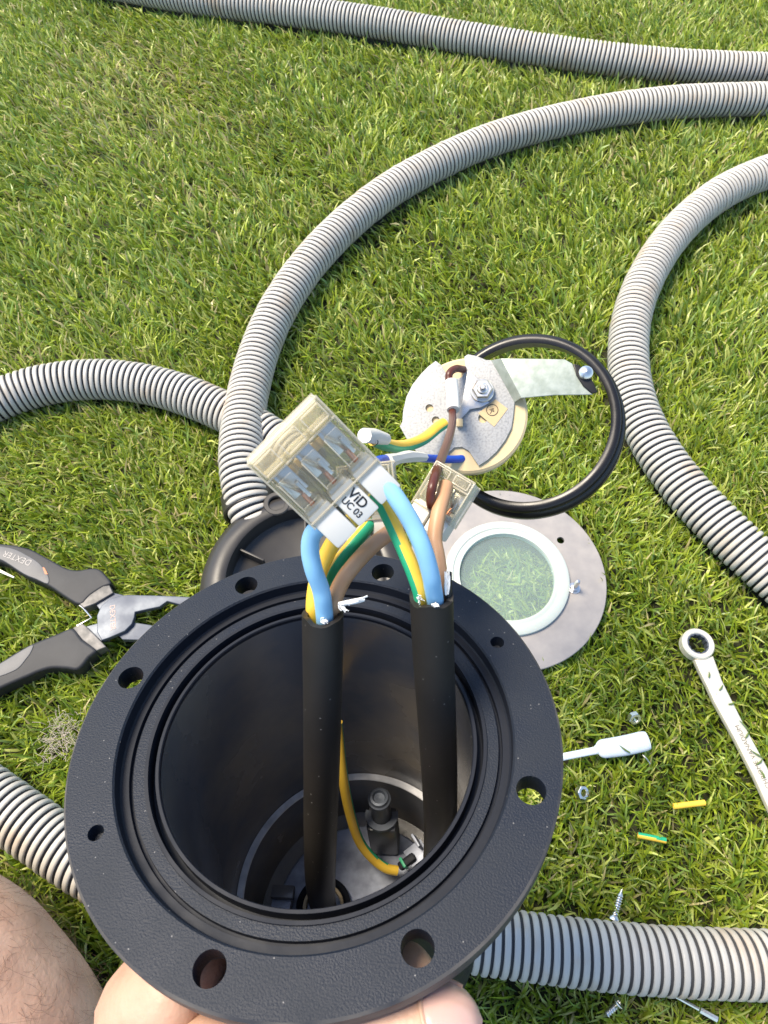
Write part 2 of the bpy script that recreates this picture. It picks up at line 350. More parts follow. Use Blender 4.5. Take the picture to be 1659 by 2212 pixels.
# screw pillar with its square socket
pp = L(833, 1822, -14.9)
pil = MB(); pil.box((pp.x, pp.y, -13.6), (1.25, 1.05, 2.6), 0, bev=0.2); pil.lathe([(0.42, -12.4), (0.38, -10.75), (0.001, -10.75)], 32, c=(pp.x, pp.y+0.1, 0))
pilo = pil.build('screw_pillar', mat('pillar_plastic', (0.05, 0.052, 0.06), 0.35, bump=.2, bscale=300), hous)
b = MB(); b.lathe([(0.43, -12.1), (0.68, -12.1), (0.68, -12.3), (0.43, -12.3)], 24, c=(pp.x, pp.y+.1, 0), closed=True, a0=math.pi*0.92, a1=math.pi*2.08)
b.build('clip', M_plier, pilo)
b = MB(); b.lathe([(0.46, -10.78), (0.46, -10.66), (0.40, -10.62), (0.36, -10.5), (0.27, -10.48), (0.22, -10.6), (0.001, -10.62)], 6*6, c=(pp.x, pp.y+0.1, 0)); b.build('bolt_head', M_plier, pilo)
# cable gland in the floor
gp = L(700, 1962, -14.9)
b = MB(); b.lathe([(1.15, -14.95), (1.13, -14.6), (0.95, -14.55), (0.86, -14.62), (0.84, -14.95)], 64, c=(gp.x, gp.y, 0), closed=True); gl = b.build('cable_gland', M_hsm, hous)
b = MB(); b.lathe([(0.86, -14.75), (0.84, -14.56), (0.72, -14.56), (0.70, -14.75)], 64, c=(gp.x, gp.y, 0), closed=True); b.build('gland_seal', M_cer, gl)
cl = L(612, 1940, -14.4)
b = MB(); b.box((cl.x, cl.y+.15, -14.2), (0.95, 0.5, 0.35), 2, bev=.06); b.box((cl.x-.05, cl.y-.2, -14.6), (0.8, 0.6, 0.5), 1, bev=.04); b.build('terminal_block', [M_hsm, M_floor, M_inn], hous)
# earth wire and lug
zz = [-3.6, -7.5, -10.6, -12.6, -13.6, -14.1, -14.2]
ew = [L(x, y, z) for (x, y), z in zip([(728, 1560), (740, 1672), (756, 1756), (776, 1816), (804, 1853), (833, 1875), (858, 1881)], [-6.0, -8.2, -10.6, -12.4, -13.4, -13.9, -14.1])]
b = MB(); b.tube(ew, 0.20, 16, gdir=(E1 and Vector((0.9, 0.45, 0.0))).normalized(), thr=0.72); ewo = b.build('earth_wire', [M_yel, M_grn], hous)
lg = L(880, 1862, -14.0); lx = (L(905, 1845, -13.8)-L(862, 1878, -14.1)).normalized()
b = MB(mframe(lg, lx, Vector((-lx.y, lx.x, 0)))); b.box((0, 0, 0.05), (0.8, 0.34, 0.34), 0, bev=.1); b.box((-0.15, 0.02, .08), (.12, .44, .42), 2, bev=.03); b.box((0.5, 0.1, -0.1), (0.9, 0.75, 0.08), 1, bev=.03); b.box((0.8, 0.35, 0.2), (0.12, 0.6, 0.6), 1, bev=.04)
b.build('terminal_lug', [M_hsm, M_floor, M_grn], ewo)

# ---------------------------------------------------------------- cables with their wires
VW = -FW                                    # towards the camera
def px_path(l): return [P(*q) for q in l]
gW = fromL(Vector((gp.x, gp.y, -14.6))); gB = fromL(Vector((gp.x, gp.y, -16.8)))
def jagged_end(path, r, mb, seed):
    vs, fs, ns = tube_geo(path, r, 36, 8); n = 36; rr = random.Random(seed); t = (vs[0]-vs[n]).normalized()
    for k in range(n): vs[k] = vs[k] + t*(0.05*math.sin(k*.5+seed)+rr.uniform(-.025, .025))
    mb.add(vs, fs)
    cen = sum(vs[:n], Vector())/n; inner = [cen + (v-cen)*0.72 - t*0.02 for v in vs[:n]]; deep = [v - t*0.5 for v in inner]
    k = len(mb.v)
    mb.add(vs[:n]+inner+deep, [[i, (i+1) % n, n+(i+1) % n, n+i] for i in range(n)]+[[n+i, n+(i+1) % n, 2*n+(i+1) % n, 2*n+i] for i in range(n)]+[list(range(2*n, 3*n))])
ca = thing('power_cable', 'left thick black rubber cable with blue, yellow-green and tan cores inside the housing', 'cable', P(697, 1330, 18.1), group='black cables rising out of the housing')
caL = ca.matrix_world.translation/S
def loc_pts(l, o): return [p-o for p in l]
b = MB(); jagged_end(loc_pts([P(697, 1326, 18.1), P(697, 1480, 19.2), P(695, 1640, 20.6), P(692, 1800, 22.6), P(692, 1900, 25.0), gW, gB], caL), 0.54, b, 1); b.build('jacket', M_rub, ca)
def wire(parent, o, pts, r, m, label, m2=None, gdir=None, thr=.15):
    b = MB(); b.tube(loc_pts(px_path(pts), o), r, 20, gdir=gdir, thr=thr, sm=8); w_ = b.build('wire', [m] if m2 is None else [m, m2], parent); w_['label'] = label; return w_
lft = (RT*-0.8+UP*-0.35+VW*0.5).normalized()
wire(ca, caL, [(704, 1390, 18.95), (702, 1345, 18.2), (698, 1300, 17.72), (692, 1270, 17.5), (678, 1232, 17.2), (670, 1190, 17.0), (676, 1153, 16.8), (705, 1128, 16.6), (735, 1105, 16.5)], 0.225, M_blue, 'light blue core curving up into the big clear connector')
wire(ca, caL, [(684, 1365, 18.9), (678, 1320, 18.35), (682, 1270, 18.2), (694, 1225, 18.2), (720, 1172, 18.0), (755, 1130, 17.8), (790, 1100, 17.6), (812, 1078, 17.5)], 0.215, M_yel, 'yellow core passing below the connector')
wire(ca, caL, [(700, 1350, 19.2), (700, 1295, 18.8), (711, 1252, 18.7), (730, 1217, 18.6), (757, 1182, 18.6), (785, 1150, 18.8), (805, 1125, 19.0)], 0.18, M_grn, 'green core with a yellow edge', M_yel, (RT*-0.8+UP*0.6).normalized(), 0.62)
wire(ca, caL, [(716, 1365, 18.9), (718, 1312, 18.25), (738, 1258, 18.1), (770, 1215, 18.1), (808, 1176, 18.3), (850, 1145, 18.7), (895, 1118, 19.3), (925, 1100, 19.8)], 0.215, M_tan, 'tan core leaning right towards the far connector')
def fibres(parent, o, base, dirv, n, ln, name='fibre', th=0.02, spread=.35):
    b = MB()
    for i in range(n):
        d = (dirv + Vector([random.uniform(-spread, spread) for _ in range(3)])).normalized(); l_ = ln*random.uniform(.6, 1)
        st = base + Vector([random.uniform(-.03, .03) for _ in range(3)])
        b.tube([st-o, st+d*l_*.5+Vector([random.uniform(-.04, .04) for _ in range(3)])-o, st+d*l_-o], th, 5, sm=3)
    w_ = b.build(name, M_fibre, parent); return w_
fibres(ca, caL, P(733, 1303, 17.5), RT*1+UP*.22, 9, 0.72, spread=.09, th=.025)
fibres(ca, caL, P(734, 1305, 17.5), RT*.9-UP*.3, 12, 0.28, spread=.6, th=.014)
fibres(ca, caL, P(694, 1342, 17.72), RT*.7-UP*.1, 12, 0.16, spread=.5, th=.009)

b = MB(); yy = 0; rr_ = random.Random(5)
def on_cable(x, y):
    Zc = float(np.interp(y, [1326, 1480, 1640, 1800], [18.1, 19.2, 20.6, 22.6])); xc = float(np.interp(y, [1326, 1480, 1640, 1800], [697, 697, 695, 692])); rp = .54*F/Zc
    l_ = max(-.93, min(.93, (x-xc)/rp)); d_ = .54*math.sqrt(1-l_*l_)*1.2+.03; k_ = Zc-d_; return P(xc+l_*rp*Zc/k_*(k_/Zc), y, k_)-caL
for seq in (list(range(262, 420, 44)), list(range(600, 1010, 62)), [1090, 1150, 1200], list(range(1500, 1780, 70)), list(range(1850, 2212, 58)), list(range(2300, 3000, 64))):
    for y0 in seq:
        y_ = 1336.3+y0*.125; f_ = rr_.uniform(.6, 1); b.tube([on_cable(656.5, y_), on_cable(662.5, y_+7*f_)], .013, 5, sm=1)
        if rr_.random() < .5: b.tube([on_cable(662.5, y_+7*f_), on_cable(656.5, y_+7*f_+rr_.uniform(-2, 4))], .013, 5, sm=1)
b.build('printed_marks', M_fibre, ca)

cb_ = thing('power_cable', 'right thick black rubber cable with yellow-green, blue and tan cores inside the housing', 'cable', P(932, 1285, 17.2), group='black cables rising out of the housing')
cbL = cb_.matrix_world.translation/S
endr = L(960, 1850, -13.5)
pe = fromL(L(940, 1900, -14.6)); pe2 = fromL(L(940, 1900, -14.6)+Vector((0, 0, -2.2)))
b = MB(); jagged_end(loc_pts([P(932, 1287, 17.2), P(937, 1430, 18.3), P(944, 1560, 19.6), P(950, 1700, 21.4), P(950, 1800, 23.8), pe, pe2], cbL), 0.54, b, 4); b.build('jacket', M_rub, cb_)
wire(cb_, cbL, [(914, 1335, 17.75), (909, 1285, 17.15), (894, 1238, 16.95), (874, 1190, 16.9), (850, 1137, 17.0), (828, 1092, 17.1), (812, 1066, 17.2)], 0.19, M_yel, 'yellow core with a green stripe along its left side', M_grn, (RT*-0.9+UP*-0.2).normalized(), 0.22)
wire(cb_, cbL, [(941, 1345, 17.75), (940, 1300, 17.2), (935, 1268, 16.8), (930, 1240, 16.55), (915, 1188, 16.3), (892, 1135, 16.2), (864, 1088, 16.1), (838, 1052, 16.1), (815, 1028, 16.2)], 0.215, M_blue, 'light blue core bending left into the big clear connector')
wire(cb_, cbL, [(950, 1325, 17.8), (953, 1268, 17.4), (945, 1205, 17.7), (939, 1165, 18.0), (946, 1115, 18.2), (957, 1072, 18.5), (963, 1048, 18.8)], 0.20, M_tan, 'tan core rising straight into the far clear connector')
b = MB()
b.tube(loc_pts(px_path([(968, 1290, 17.2), (969, 1262, 17.1), (969, 1236, 17.2)]), cbL), 0.085, 7); b.build('jacket_sliver', M_rub, cb_)
fibres(cb_, cbL, P(965, 1283, 17.0), UP*1.0+RT*.05, 14, 0.62, spread=.12, th=.016)
fibres(cb_, cbL, P(934, 1306, 16.72), RT*.7-UP*.05, 12, 0.16, spread=.5, th=.009)
fibres(cb_, cbL, P(902, 1292, 16.95), RT*.5+UP*.1, 10, 0.18, spread=.6, th=.009)

# ---------------------------------------------------------------- clear wire connectors
def connector(label, c, xd, yd, wd, ln, th, ports, words=False):
    M = mframe(c, xd, yd); o = thing('wire_connector', label, 'connector', c, M.to_3x3(), 'clear push-in wire connectors')
    hw, hl = wd/2, ln/2
    # outer shell as a real hollow box: walls, ribs and raised windows
    b = MB(); T = 0.06
    b.box((0, hl*0.25, -th/2+T/2), (wd, ln*0.75, T), bev=.02)                      # back
    b.box((0, hl*0.25, th/2-T/2), (wd, ln*0.75, T), bev=.02)                       # front
    for s in (-1, 1): b.box((s*(hw-T/2), hl*0.25, 0), (T, ln*0.75, th-2*T-.01), bev=.015)
    b.box((0, hl-T/2, 0), (wd-2*T-.01, T, th-2*T-.01), bev=.015)
    pw = wd/ports
    for i in range(1, ports): b.box((-hw+i*pw, hl*0.1, 0), (0.05, ln*0.62, th-2*T-.02), bev=.01)
    b.box((0, hl*0.60, 0), (wd-2*T-.02, 0.06, th-2*T-.02), bev=.01)
    for i in range(ports):
        x = -hw+(i+.5)*pw
        b.lathe([(pw*.30, 0), (pw*.36, 0), (pw*.36, .06), (pw*.30, .06)], 4, c=(x, hl*0.8, th/2+.0), R=Matrix.Rotation(math.pi/4, 3, 'Z'), closed=True)
        b.box((x, hl*.8, th/2+.02), (pw*.34, ln*.09, .04), bev=.015)
        b.box((x, hl*0.15, th/2+.03), (pw*.55, ln*.30, .06), bev=.02)
    shell = b.build('shell', M_clear, o, angle=30)
    e = MB(); eb = .045
    for sx in (-1, 1):
        for sz in (-1, 1): e.box((sx*(hw-.01), hl*.25, sz*(th/2-.01)), (eb, ln*.77, eb), bev=.012)
    for sz in (-1, 1):
        for yy in (hl, hl*.58, -hl*.42): e.box((0, yy, sz*(th/2+.005)), (wd-.05, eb, eb), bev=.012)
    for i in range(ports):
        x = -hw+(i+.5)*pw; y0, y1, xx = hl*.66, hl*.93, pw*.36
        for (cx_, cy_, dx_, dy_) in ((x, y0, 2*xx, .035), (x, y1, 2*xx, .035), (x-xx, (y0+y1)/2, .035, y1-y0), (x+xx, (y0+y1)/2, .035, y1-y0)): e.box((cx_, cy_, th/2+.06), (dx_, dy_, .05), bev=.01)
        e.box((x-pw*.30, hl*.12, th/2+.05), (.03, ln*.3, .03), bev=.008)
    e.box((0, hl*.80, 0), (wd-.14, ln*.15, th*.7), bev=.03); e.box((0, hl*.10, -th*.36), (wd-.16, ln*.5, .04), bev=.01)
    e.build('shell_edges', M_cedge, o, angle=30)
    for i in range(ports):
        x = -hw+(i+.5)*pw
        bb = MB(); bb.box((x, hl*0.25, -th*0.10), (pw*.62, ln*.26, .05), 0, bev=.01)
        bb.tube([(x-pw*.2, hl*.42, th*.22), (x-pw*.05, hl*.22, th*.3), (x+pw*.02, hl*.02, -th*.02), (x+pw*.22, -hl*.12, th*.05)], .045, 8, 0)
        bb.box((x+pw*.15, hl*.05, th*.1), (pw*.12, ln*.16, .2), 0, bev=.01)
        bb.box((x-pw*.22, hl*.33, th*.2), (pw*.08, ln*.2, .05), 0, bev=.01)
        bb.build('spring_clamp', M_bright, o)
        bb = MB(); bb.tube([(x, -hl*.5, 0), (x, -hl*.25, 0.02), (x+.02, -hl*.02, 0.02)], 0.07, 12); bb.build('copper_core', M_cop, o)
        wb = MB(); wb.box((x, -hl*0.68, 0), (pw*.90, ln*.36, th*.96), bev=.06); wb.box((x, -hl*.38, 0), (pw*.72, ln*.12, th*.7), bev=.03)
        wo = wb.build('wire_entry', M_white, o)
        if words and i == ports//2:
            WM = lambda cx, cy: mframe((cx, cy, th*.48+.003), (0, -1, 0), (1, 0, 0))
            text('ViD', 0.33, WM(x+.11, -hl*.66), wo, th=.003, bold=.006); text('UC 03', 0.225, WM(x-.13, -hl*.70), wo, th=.003, bold=.004)
    b = MB(); b.box((0, hl*.36, -th*.22), (wd*.86, ln*.08, .04), bev=.01); b.build('busbar', M_cer, o)
    return o
WA = 0.0
cA = P(699, 1018, 16.0)
connector('large clear three-port connector marked in black letters in front of the left conduit', cA, RT*.70+UP*.70+VW*.0, RT*-.66+UP*.68+VW*.30, 2.12, 2.75, 0.95, 3, True)
connector('clear connector half hidden behind the big marked connector', P(800, 1085, 19.2), RT*.95+UP*.1+VW*.1, RT*.35+UP*.9+VW*.1, 1.5, 2.1, 0.9, 2)
connector('small clear connector joining the dark brown wire and the tan core', P(955, 1085, 19.4), RT*.80-UP*.5+VW*.3, RT*.42+UP*.82+VW*.0, 1.25, 1.75, 0.95, 2)

# ---------------------------------------------------------------- lamp holder with plate, strap and rubber ring
def z2(x, y): return (829.4+x*.324, 691.2+y*.324)
PZ = 29.5
plO = P(*z2(500, 620), PZ); plM = mframe(plO, RT*1+VW*.12, UP*1-VW*.10); plI = plM.inverted(); plN = Vector(plM.col[2][:3])
lh = thing('lamp_holder', 'round metal lamp holder plate with strap and black rubber ring hanging on its wires', 'lamp holder', plO, plM.to_3x3())
def pl(x, y, wd=0.0):                        # zoom pixel -> plate frame at height wd
    px, py = z2(x, y); d = ray(px, py); o = plO+plN*wd; t = (o-CAM).dot(plN)/d.dot(plN); return plI @ (CAM+d*t)
def ppoly(l, wd=0.0): return [pl(x, y, wd) for x, y in l]
Zp = Vector((0, 0, 1))
b = MB()
cp = pl(560, 640, -0.3); rb_ = (pl(957, 650, -.3)-cp).length
b.lathe([(0.001, -0.12), (rb_-.1, -0.12), (rb_, -0.2), (rb_, -0.75), (rb_-.15, -0.9), (rb_*.75, -1.0), (rb_*.7, -2.2), (0.001, -2.2)], 72, c=(cp.x, cp.y, 0))
cer = b.build('ceramic_body', M_cer, lh)
outl = [(345, 272), (385, 302), (412, 350), (450, 400), (520, 380), (545, 330), (535, 245), (560, 228), (620, 240), (680, 266), (735, 268), (800, 330), (880, 440), (905, 510), (872, 545), (862, 640), (850, 720), (810, 800), (750, 880), (690, 935), (632, 972), (600, 925), (565, 872), (520, 846), (470, 850), (435, 880), (420, 925), (330, 925), (230, 890), (190, 850), (155, 800), (105, 708), (122, 680), (128, 600), (150, 510), (190, 430), (250, 355), (300, 305)]
b = MB(); b.poly(ppoly(outl), Zp, 0.10, bev=.02); plate = b.build('plate', M_galv, lh)
cb = MB()
for x, y, r in ((303, 587, .17), (345, 668, .17), (660, 655, .2)):
    q = pl(x, y); cb.lathe([(0, .4), (r, .4), (r, -.4), (0, -.4)], 24, c=(q.x, q.y, 0))
cut = cb.build('cutter', [M_galv]); cut.matrix_world = lh.matrix_world; boolean(plate, cut)
strap = [(735, 268), (770, 256), (1000, 258), (1205, 262), (1255, 290), (1290, 370), (1345, 450), (1392, 497), (1140, 500), (1000, 512), (910, 522), (880, 540), (905, 500), (850, 410), (790, 320)]
def strp(l, up): return [pl(x, y, up*max(0, (x-790)/600)+0.06) for x, y in l]
b = MB(); pts = [pl(x, y, 0.08+0.35*min(1, max(0, (x-740)/110))) for x, y in [(735, 268), (905, 525), (880, 545), (770, 256), (1000, 258), (1205, 262), (1255, 290), (1290, 370), (1345, 450), (1392, 497), (1140, 500), (1000, 512), (910, 522)]]
flat = [pl(x, y, .42) for x, y in [(780, 256), (1000, 258), (1205, 262), (1255, 290), (1290, 370), (1345, 450), (1392, 497), (1140, 500), (1000, 512), (915, 520)]]
b.poly(flat, Zp, .08, bev=.02)
slope = [pl(715, 268, .02), pl(780, 256, .42), pl(915, 520, .42), pl(870, 548, .02)]
b.poly(slope, Zp, .08, bev=.015)
st = b.build('strap', M_strap, lh)
q = pl(655, 480, .0)
b = MB(); b.lathe([(0.50, .14), (0.50, .20), (.47, .23), (0.001, .23)], 40, c=q); b.lathe([(.44, .23), (.44, .46), (.38, .53), (.24, .53)], 6, c=q); b.lathe([(.24, .5), (.24, .56), (.20, .60), (.16, .60), (.15, .56), (.001, .56)], 30, c=q); b.lathe([(.12, .56), (.12, .78), (.09, .82), (.001, .82)], 20, c=q)
b.build('hex_nut', M_bright, lh, angle=25)
# crimp lug under the nut
b = MB(); b.poly([pl(x, y, .0) + Vector((0, 0, .14)) for x, y in [(560, 340), (640, 405), (700, 560), (640, 590), (575, 600), (500, 680), (460, 640), (520, 560), (545, 420)]], Zp, .06, bev=.015); b.build('earth_lug', M_steel, lh)
b = MB(); q = pl(505, 690, .05); b.box(q+Vector((0, 0, .1)), (.28, .34, .22), bev=.05); b.build('ceramic_post', M_cer, lh)
# sticker with earth mark
b = MB(); sp = [pl(x, y, .02) for x, y in [(742, 528), (826, 592), (735, 712), (628, 622)]]; b.poly(sp, Zp, .012); stk = b.build('sticker', M_tag, lh)
q = pl(722, 600, .03); b = MB(); b.lathe([(.225, 0), (.25, 0), (.25, .006), (.225, .006)], 40, c=q, closed=True)
for (x, y, w_, h_) in ((0, -.075, .16, 0), (0, .0, .22, 0), (0, .05, .15, 0), (0, .10, .08, 0)):
    if y < -.05: b.box(q+Matrix.Rotation(-.5, 3, 'Z') @ Vector((0, -.10, 0)), (.022, .15, .01), R=Matrix.Rotation(-.5, 3, 'Z'))
    else: b.box(q+Matrix.Rotation(-.5, 3, 'Z') @ Vector((0, y-.03, 0)), (w_, .022, .01), R=Matrix.Rotation(-.5, 3, 'Z'))
b.build('earth_mark', M_ink, stk)
# wires of the lamp holder
lhM = lh.matrix_world.copy(); lhM.translation = lhM.translation/S; lhI = lhM.inverted()
def lwire(pts, r, m, label, m2=None, gdir=None, thr=.15):
    b = MB(); gd = (lhI.to_3x3() @ gdir) if gdir is not None else None
    b.tube([lhI @ P(*z2(x, y), Z) for x, y, Z in pts], r, 16, gdir=gd, thr=thr, sm=8); w_ = b.build('wire', [m] if m2 is None else [m, m2], lh); w_['label'] = label; return w_
lwire([(530, 330, 29.6), (480, 325, 29.0), (438, 355, 28.7), (435, 420, 28.6), (455, 600, 28.0), (455, 690, 26.6), (432, 790, 24.2), (392, 900, 21.4), (354, 1000, 19.0), (327, 1090, 18.3), (312, 1170, 18.25), (314, 1235, 18.4), (324, 1268, 18.9)], [.155, .155, .15, .125, .12], M_brn, 'dark brown wire dropping from the plate')
lwire([(522, 925, 29.5), (440, 930, 29.0), (330, 925, 28.0), (200, 918, 26.5), (80, 925, 24.5), (-20, 935, 23), (-70, 960, 22)], .165, M_dblue, 'deep blue wire')
lwire([(400, 690, 29.0), (350, 725, 28.7), (270, 790, 28.2), (180, 830, 27.4), (90, 845, 26.2), (10, 830, 25), (-70, 795, 24)], .24, M_yel, 'yellow and green striped wire', M_grn, (UP*-0.9+RT*.1).normalized(), 0.30)
b = MB(); b.tube([lhI @ P(*z2(x, y), Z) for x, y, Z in [(450, 405, 28.5), (458, 500, 28.3), (462, 600, 27.9)]], .26, 18, sm=4); b.build('sleeve', M_white, lh)
b = MB(); b.tube([lhI @ P(*z2(x, y), Z) for x, y, Z in [(270, 915, 27.3), (170, 912, 26), (90, 925, 24.6), (20, 945, 23.4)]], [.18, .24, .2, .26], 7, sm=3); b.build('crumpled_sheath', M_white, lh, angle=20)
b = MB(); b.tube([lhI @ P(*z2(x, y), Z) for x, y, Z in [(10, 795, 24.6), (-70, 775, 23.6), (-130, 770, 22.8)]], [.22, .27, .25], 14, sm=4); slv = b.build('cable_marker', M_white, lh)
cmk = lhI @ P(*z2(-62, 812), 23.35); cf = mframe(cmk, lhI.to_3x3() @ (RT+UP*.1), lhI.to_3x3() @ UP); b = MB(cf)
b.lathe([(.10, 0), (.125, 0), (.125, .008), (.10, .008)], 28, closed=True); b.box((0, .02, 0), (.012, .06, .008)); b.box((0, -.01, 0), (.09, .012, .008)); b.build('earth_mark', M_ink, slv)
# rubber ring
rc = P(1138, 918, 31.5); RM = mframe(rc, RT*.95+VW*.30, UP*.98-VW*.14); Rr = 3.86
b = MB(plI @ RM)
b.lathe([(Rr-.26, .62), (Rr-.10, .70), (Rr+.10, .66), (Rr+.22, .50), (Rr+.16, .22), (Rr+.12, .02), (Rr+.34, -.10), (Rr+.38, -.50), (Rr+.22, -.66), (Rr, -.62), (Rr-.10, -.3), (Rr-.18, .2)], 128, closed=True)
rg = b.build('rubber_ring', M_ring, lh, angle=60)
q = pl(1345, 355, .5); b = MB()
b.lathe([(.30, .0), (.28, .12), (.18, .22), (.001, .26)], 24, c=q); b.build('rivet', M_bright, rg)
b = MB(); b.poly([pl(x, y, .50) for x, y in [(1262, 292), (1300, 300), (1350, 350), (1400, 420), (1425, 480), (1390, 490), (1330, 440), (1285, 370)]], Zp, .12, bev=.03); b.build('tab', M_ring, rg)

# ---------------------------------------------------------------- round black base on the lawn
rc = G(660, 1246, 4.2); rc.z = 0.9
rb = thing('round_base', 'round black plastic base with a ribbed recess lying where two conduits meet', 'housing', rc)
b = MB(); b.lathe([(7.0, 0), (7.25, 1.0), (7.2, 2.0), (6.9, 2.8), (6.4, 3.2), (5.9, 3.35), (5.35, 3.35), (5.25, 3.28), (5.1, 2.2), (4.9, 2.05), (0.001, 2.05), (0.001, .3), (6.6, 0)], 120, closed=True)
bo = b.build('base_shell', M_cap, rb, angle=40)
for k in range(6):
    a = math.radians(94+60*k); b = MB(mframe((0, 0, 0), (math.cos(a), math.sin(a), 0), (-math.sin(a), math.cos(a), 0))); b.box((4.2, 0, 2.4), (1.9, .14, 1.0), bev=.03); b.build('rib', M_cap, rb)
q = G(598, 1088, 4.2)-rc; b = MB(); b.lathe([(.95, 3.0), (.95, 3.32), (.88, 3.40), (.62, 3.40), (.56, 3.34), (.54, 2.6), (0.001, 2.6)], 40, c=(q.x, q.y, 0)); b.build('screw_boss', M_cap, rb)
b = MB(); b.lathe([(.3, 2.62), (.3, 2.85), (.2, 2.92), (.001, 2.92)], 20, c=(q.x, q.y, 0)); b.build('screw', M_plier, rb)
q = G(540, 1095, 2.6)-rc; qd = (G(530, 1040, 2.6)-G(545, 1120, 2.4)).normalized()
b = MB(mframe(q, qd.cross(Vector((0, 0, 1))), Vector((0, 0, 1)))); b.lathe([(1.72, -.9), (1.95, -.9), (1.95, .5), (1.85, .6), (1.72, .6)], 48, closed=True); b.build('conduit_socket', M_cap, rb)

# ---------------------------------------------------------------- steel bezel with glass on the grass
def fitc(pts):
    A = np.array([[p.x, p.y, 1] for p in pts]); y = np.array([-(p.x**2+p.y**2) for p in pts]); s_ = np.linalg.lstsq(A, y, rcond=None)[0]
    cx, cy = -s_[0]/2, -s_[1]/2; return cx, cy, math.sqrt(cx*cx+cy*cy-s_[2])
ZB = 1.5
bx = fitc([G(x, y, ZB) for x, y in [(1036, 1067), (1087, 1060), (1151, 1067), (1227, 1108), (1278, 1164), (1306, 1240), (1303, 1304), (1273, 1373), (1227, 1424), (1176, 1449)]])
gx = fitc([G(x, y, ZB+.5) for x, y in [(965, 1225), (985, 1169), (1023, 1136), (1100, 1121), (1163, 1139), (1214, 1195), (1228, 1240), (1222, 1296), (1176, 1353), (1130, 1375)]])
ix = fitc([G(x, y, ZB+.5) for x, y in [(993, 1230), (1044, 1164), (1100, 1150), (1151, 1167), (1186, 1210), (1196, 1248), (1186, 1291), (1151, 1330), (1105, 1341)]])
print('BEZEL', bx, gx, ix)
bz = thing('steel_disc', 'flat round steel disc with a gasketed glass centre lying on the grass', 'steel disc', Vector((bx[0], bx[1], ZB)))
ox, oy = gx[0]-bx[0], gx[1]-bx[1]; Ro = bx[2]; Rg = gx[2]; Ri = ix[2]
def ecc(o, r): return o
b = MB(); n = 128; vs = []; prof_ = [(Rg-.25, 0, 1), (Ro-.04, 0, 0), (Ro, -.03, 0), (Ro, -.18, 0), (Rg-.25, -.2, 1)]
for i in range(n):
    a = 2*math.pi*i/n
    for r, z, e in prof_: vs.append((r*math.cos(a)+ox*e, r*math.sin(a)+oy*e, z))
m_ = len(prof_); fs = [[i*m_+q, ((i+1) % n)*m_+q, ((i+1) % n)*m_+(q+1) % m_, i*m_+(q+1) % m_] for i in range(n) for q in range(m_)]
b.add(vs, fs); bzo = b.build('bezel_ring', M_bezel, bz)
hq = G(1211, 1167, ZB)-Vector((bx[0], bx[1], ZB)); cb = MB().lathe([(0, .4), (.27, .4), (.27, -.6), (0, -.6)], 24, c=(hq.x, hq.y, 0)); cut = cb.build('cutter', [M_bezel]); cut.matrix_world = bz.matrix_world; boolean(bzo, cut)
b = MB(); b.lathe([(Rg, .0), (Rg-.02, .22), (Rg-.2, .32), (Rg-.55, .34), (Rg-.65, .26), (Ri+.28, .26), (Ri+.2, .30), (Ri+.02, .30), (Ri-.02, .1), (Ri-.02, -.1), (Rg-.02, -.02)], 128, c=(ox, oy, .01), closed=True); b.build('silicone_gasket', M_sil, bz)
b = MB(); b.lathe([(0.001, .12), (Ri-.03, .12), (Ri-.03, -.08), (0.001, -.08)], 96, c=(ox, oy, 0)); b.build('glass_pane', M_glass, bz)
sq = G(1243, 1266, ZB+.4)-Vector((bx[0], bx[1], ZB))
b = MB(); b.lathe([(.42, 0.0), (.42, .05), (.001, .06)], 30, c=(sq.x, sq.y, 0.004)); b.lathe([(.16, .05), (.16, 1.1), (.12, 1.2), (.001, 1.22)], 20, c=(sq.x, sq.y, 0)); b.lathe([(.30, .06), (.30, .28), (.16, .3)], 6, c=(sq.x, sq.y, 0)); b.build('threaded_stud', M_bright, bz, angle=25)

# ---------------------------------------------------------------- pliers
def z4(x, y): return (x*.2778, 1152+y*.2778)
ph = 2.1
pc = G(*z4(895, 660), ph); plr = thing('pliers', 'open combination pliers with charcoal grips on the grass left of the housing', 'pliers', Vector((pc.x, pc.y, .9)))
pO = Vector((pc.x, pc.y, .9)); ZU = Vector((0, 0, 1))
def gp_(l, z, sub=0):
    p = [G(*z4(x, y), z)-pO for x, y in l]
    return p
def rnd(l, k=3):                              # soften an outline
    n = len(l); out = []
    for i in range(n):
        a, b_, c_, d = [np.array(l[(i+j) % n], float) for j in (-1, 0, 1, 2)]
        for q in range(k):
            t = q/k; out.append(tuple(0.5*((2*b_)+(c_-a)*t+(2*a-5*b_+4*c_-d)*t*t+(3*b_-a-3*c_+d)*t**3)))
    return out
h1 = [(-260, 60), (-120, 62), (0, 80), (100, 90), (230, 120), (320, 165), (420, 220), (520, 272), (610, 285), (700, 270), (770, 278), (830, 335), (862, 390), (800, 415), (700, 480), (620, 552), (500, 490), (370, 402), (200, 330), (80, 255), (0, 215), (-120, 190), (-260, 190)]
h1i = [(-250, 85), (-100, 88), (0, 100), (120, 125), (260, 200), (330, 260), (378, 340), (368, 392), (280, 355), (190, 318), (70, 240), (0, 202), (-110, 178), (-250, 170)]
h2 = [(-250, 1110), (-120, 1060), (0, 1000), (110, 930), (240, 860), (450, 775), (565, 735), (640, 825), (750, 905), (690, 965), (640, 1030), (590, 1062), (520, 1052), (400, 1048), (300, 1075), (220, 1110), (100, 1160), (0, 1205), (-120, 1265), (-250, 1320)]
h2i = [(-240, 1125), (-110, 1068), (0, 1012), (120, 940), (252, 866), (240, 925), (200, 980), (140, 1050), (60, 1090), (0, 1112), (-110, 1150), (-240, 1200)]
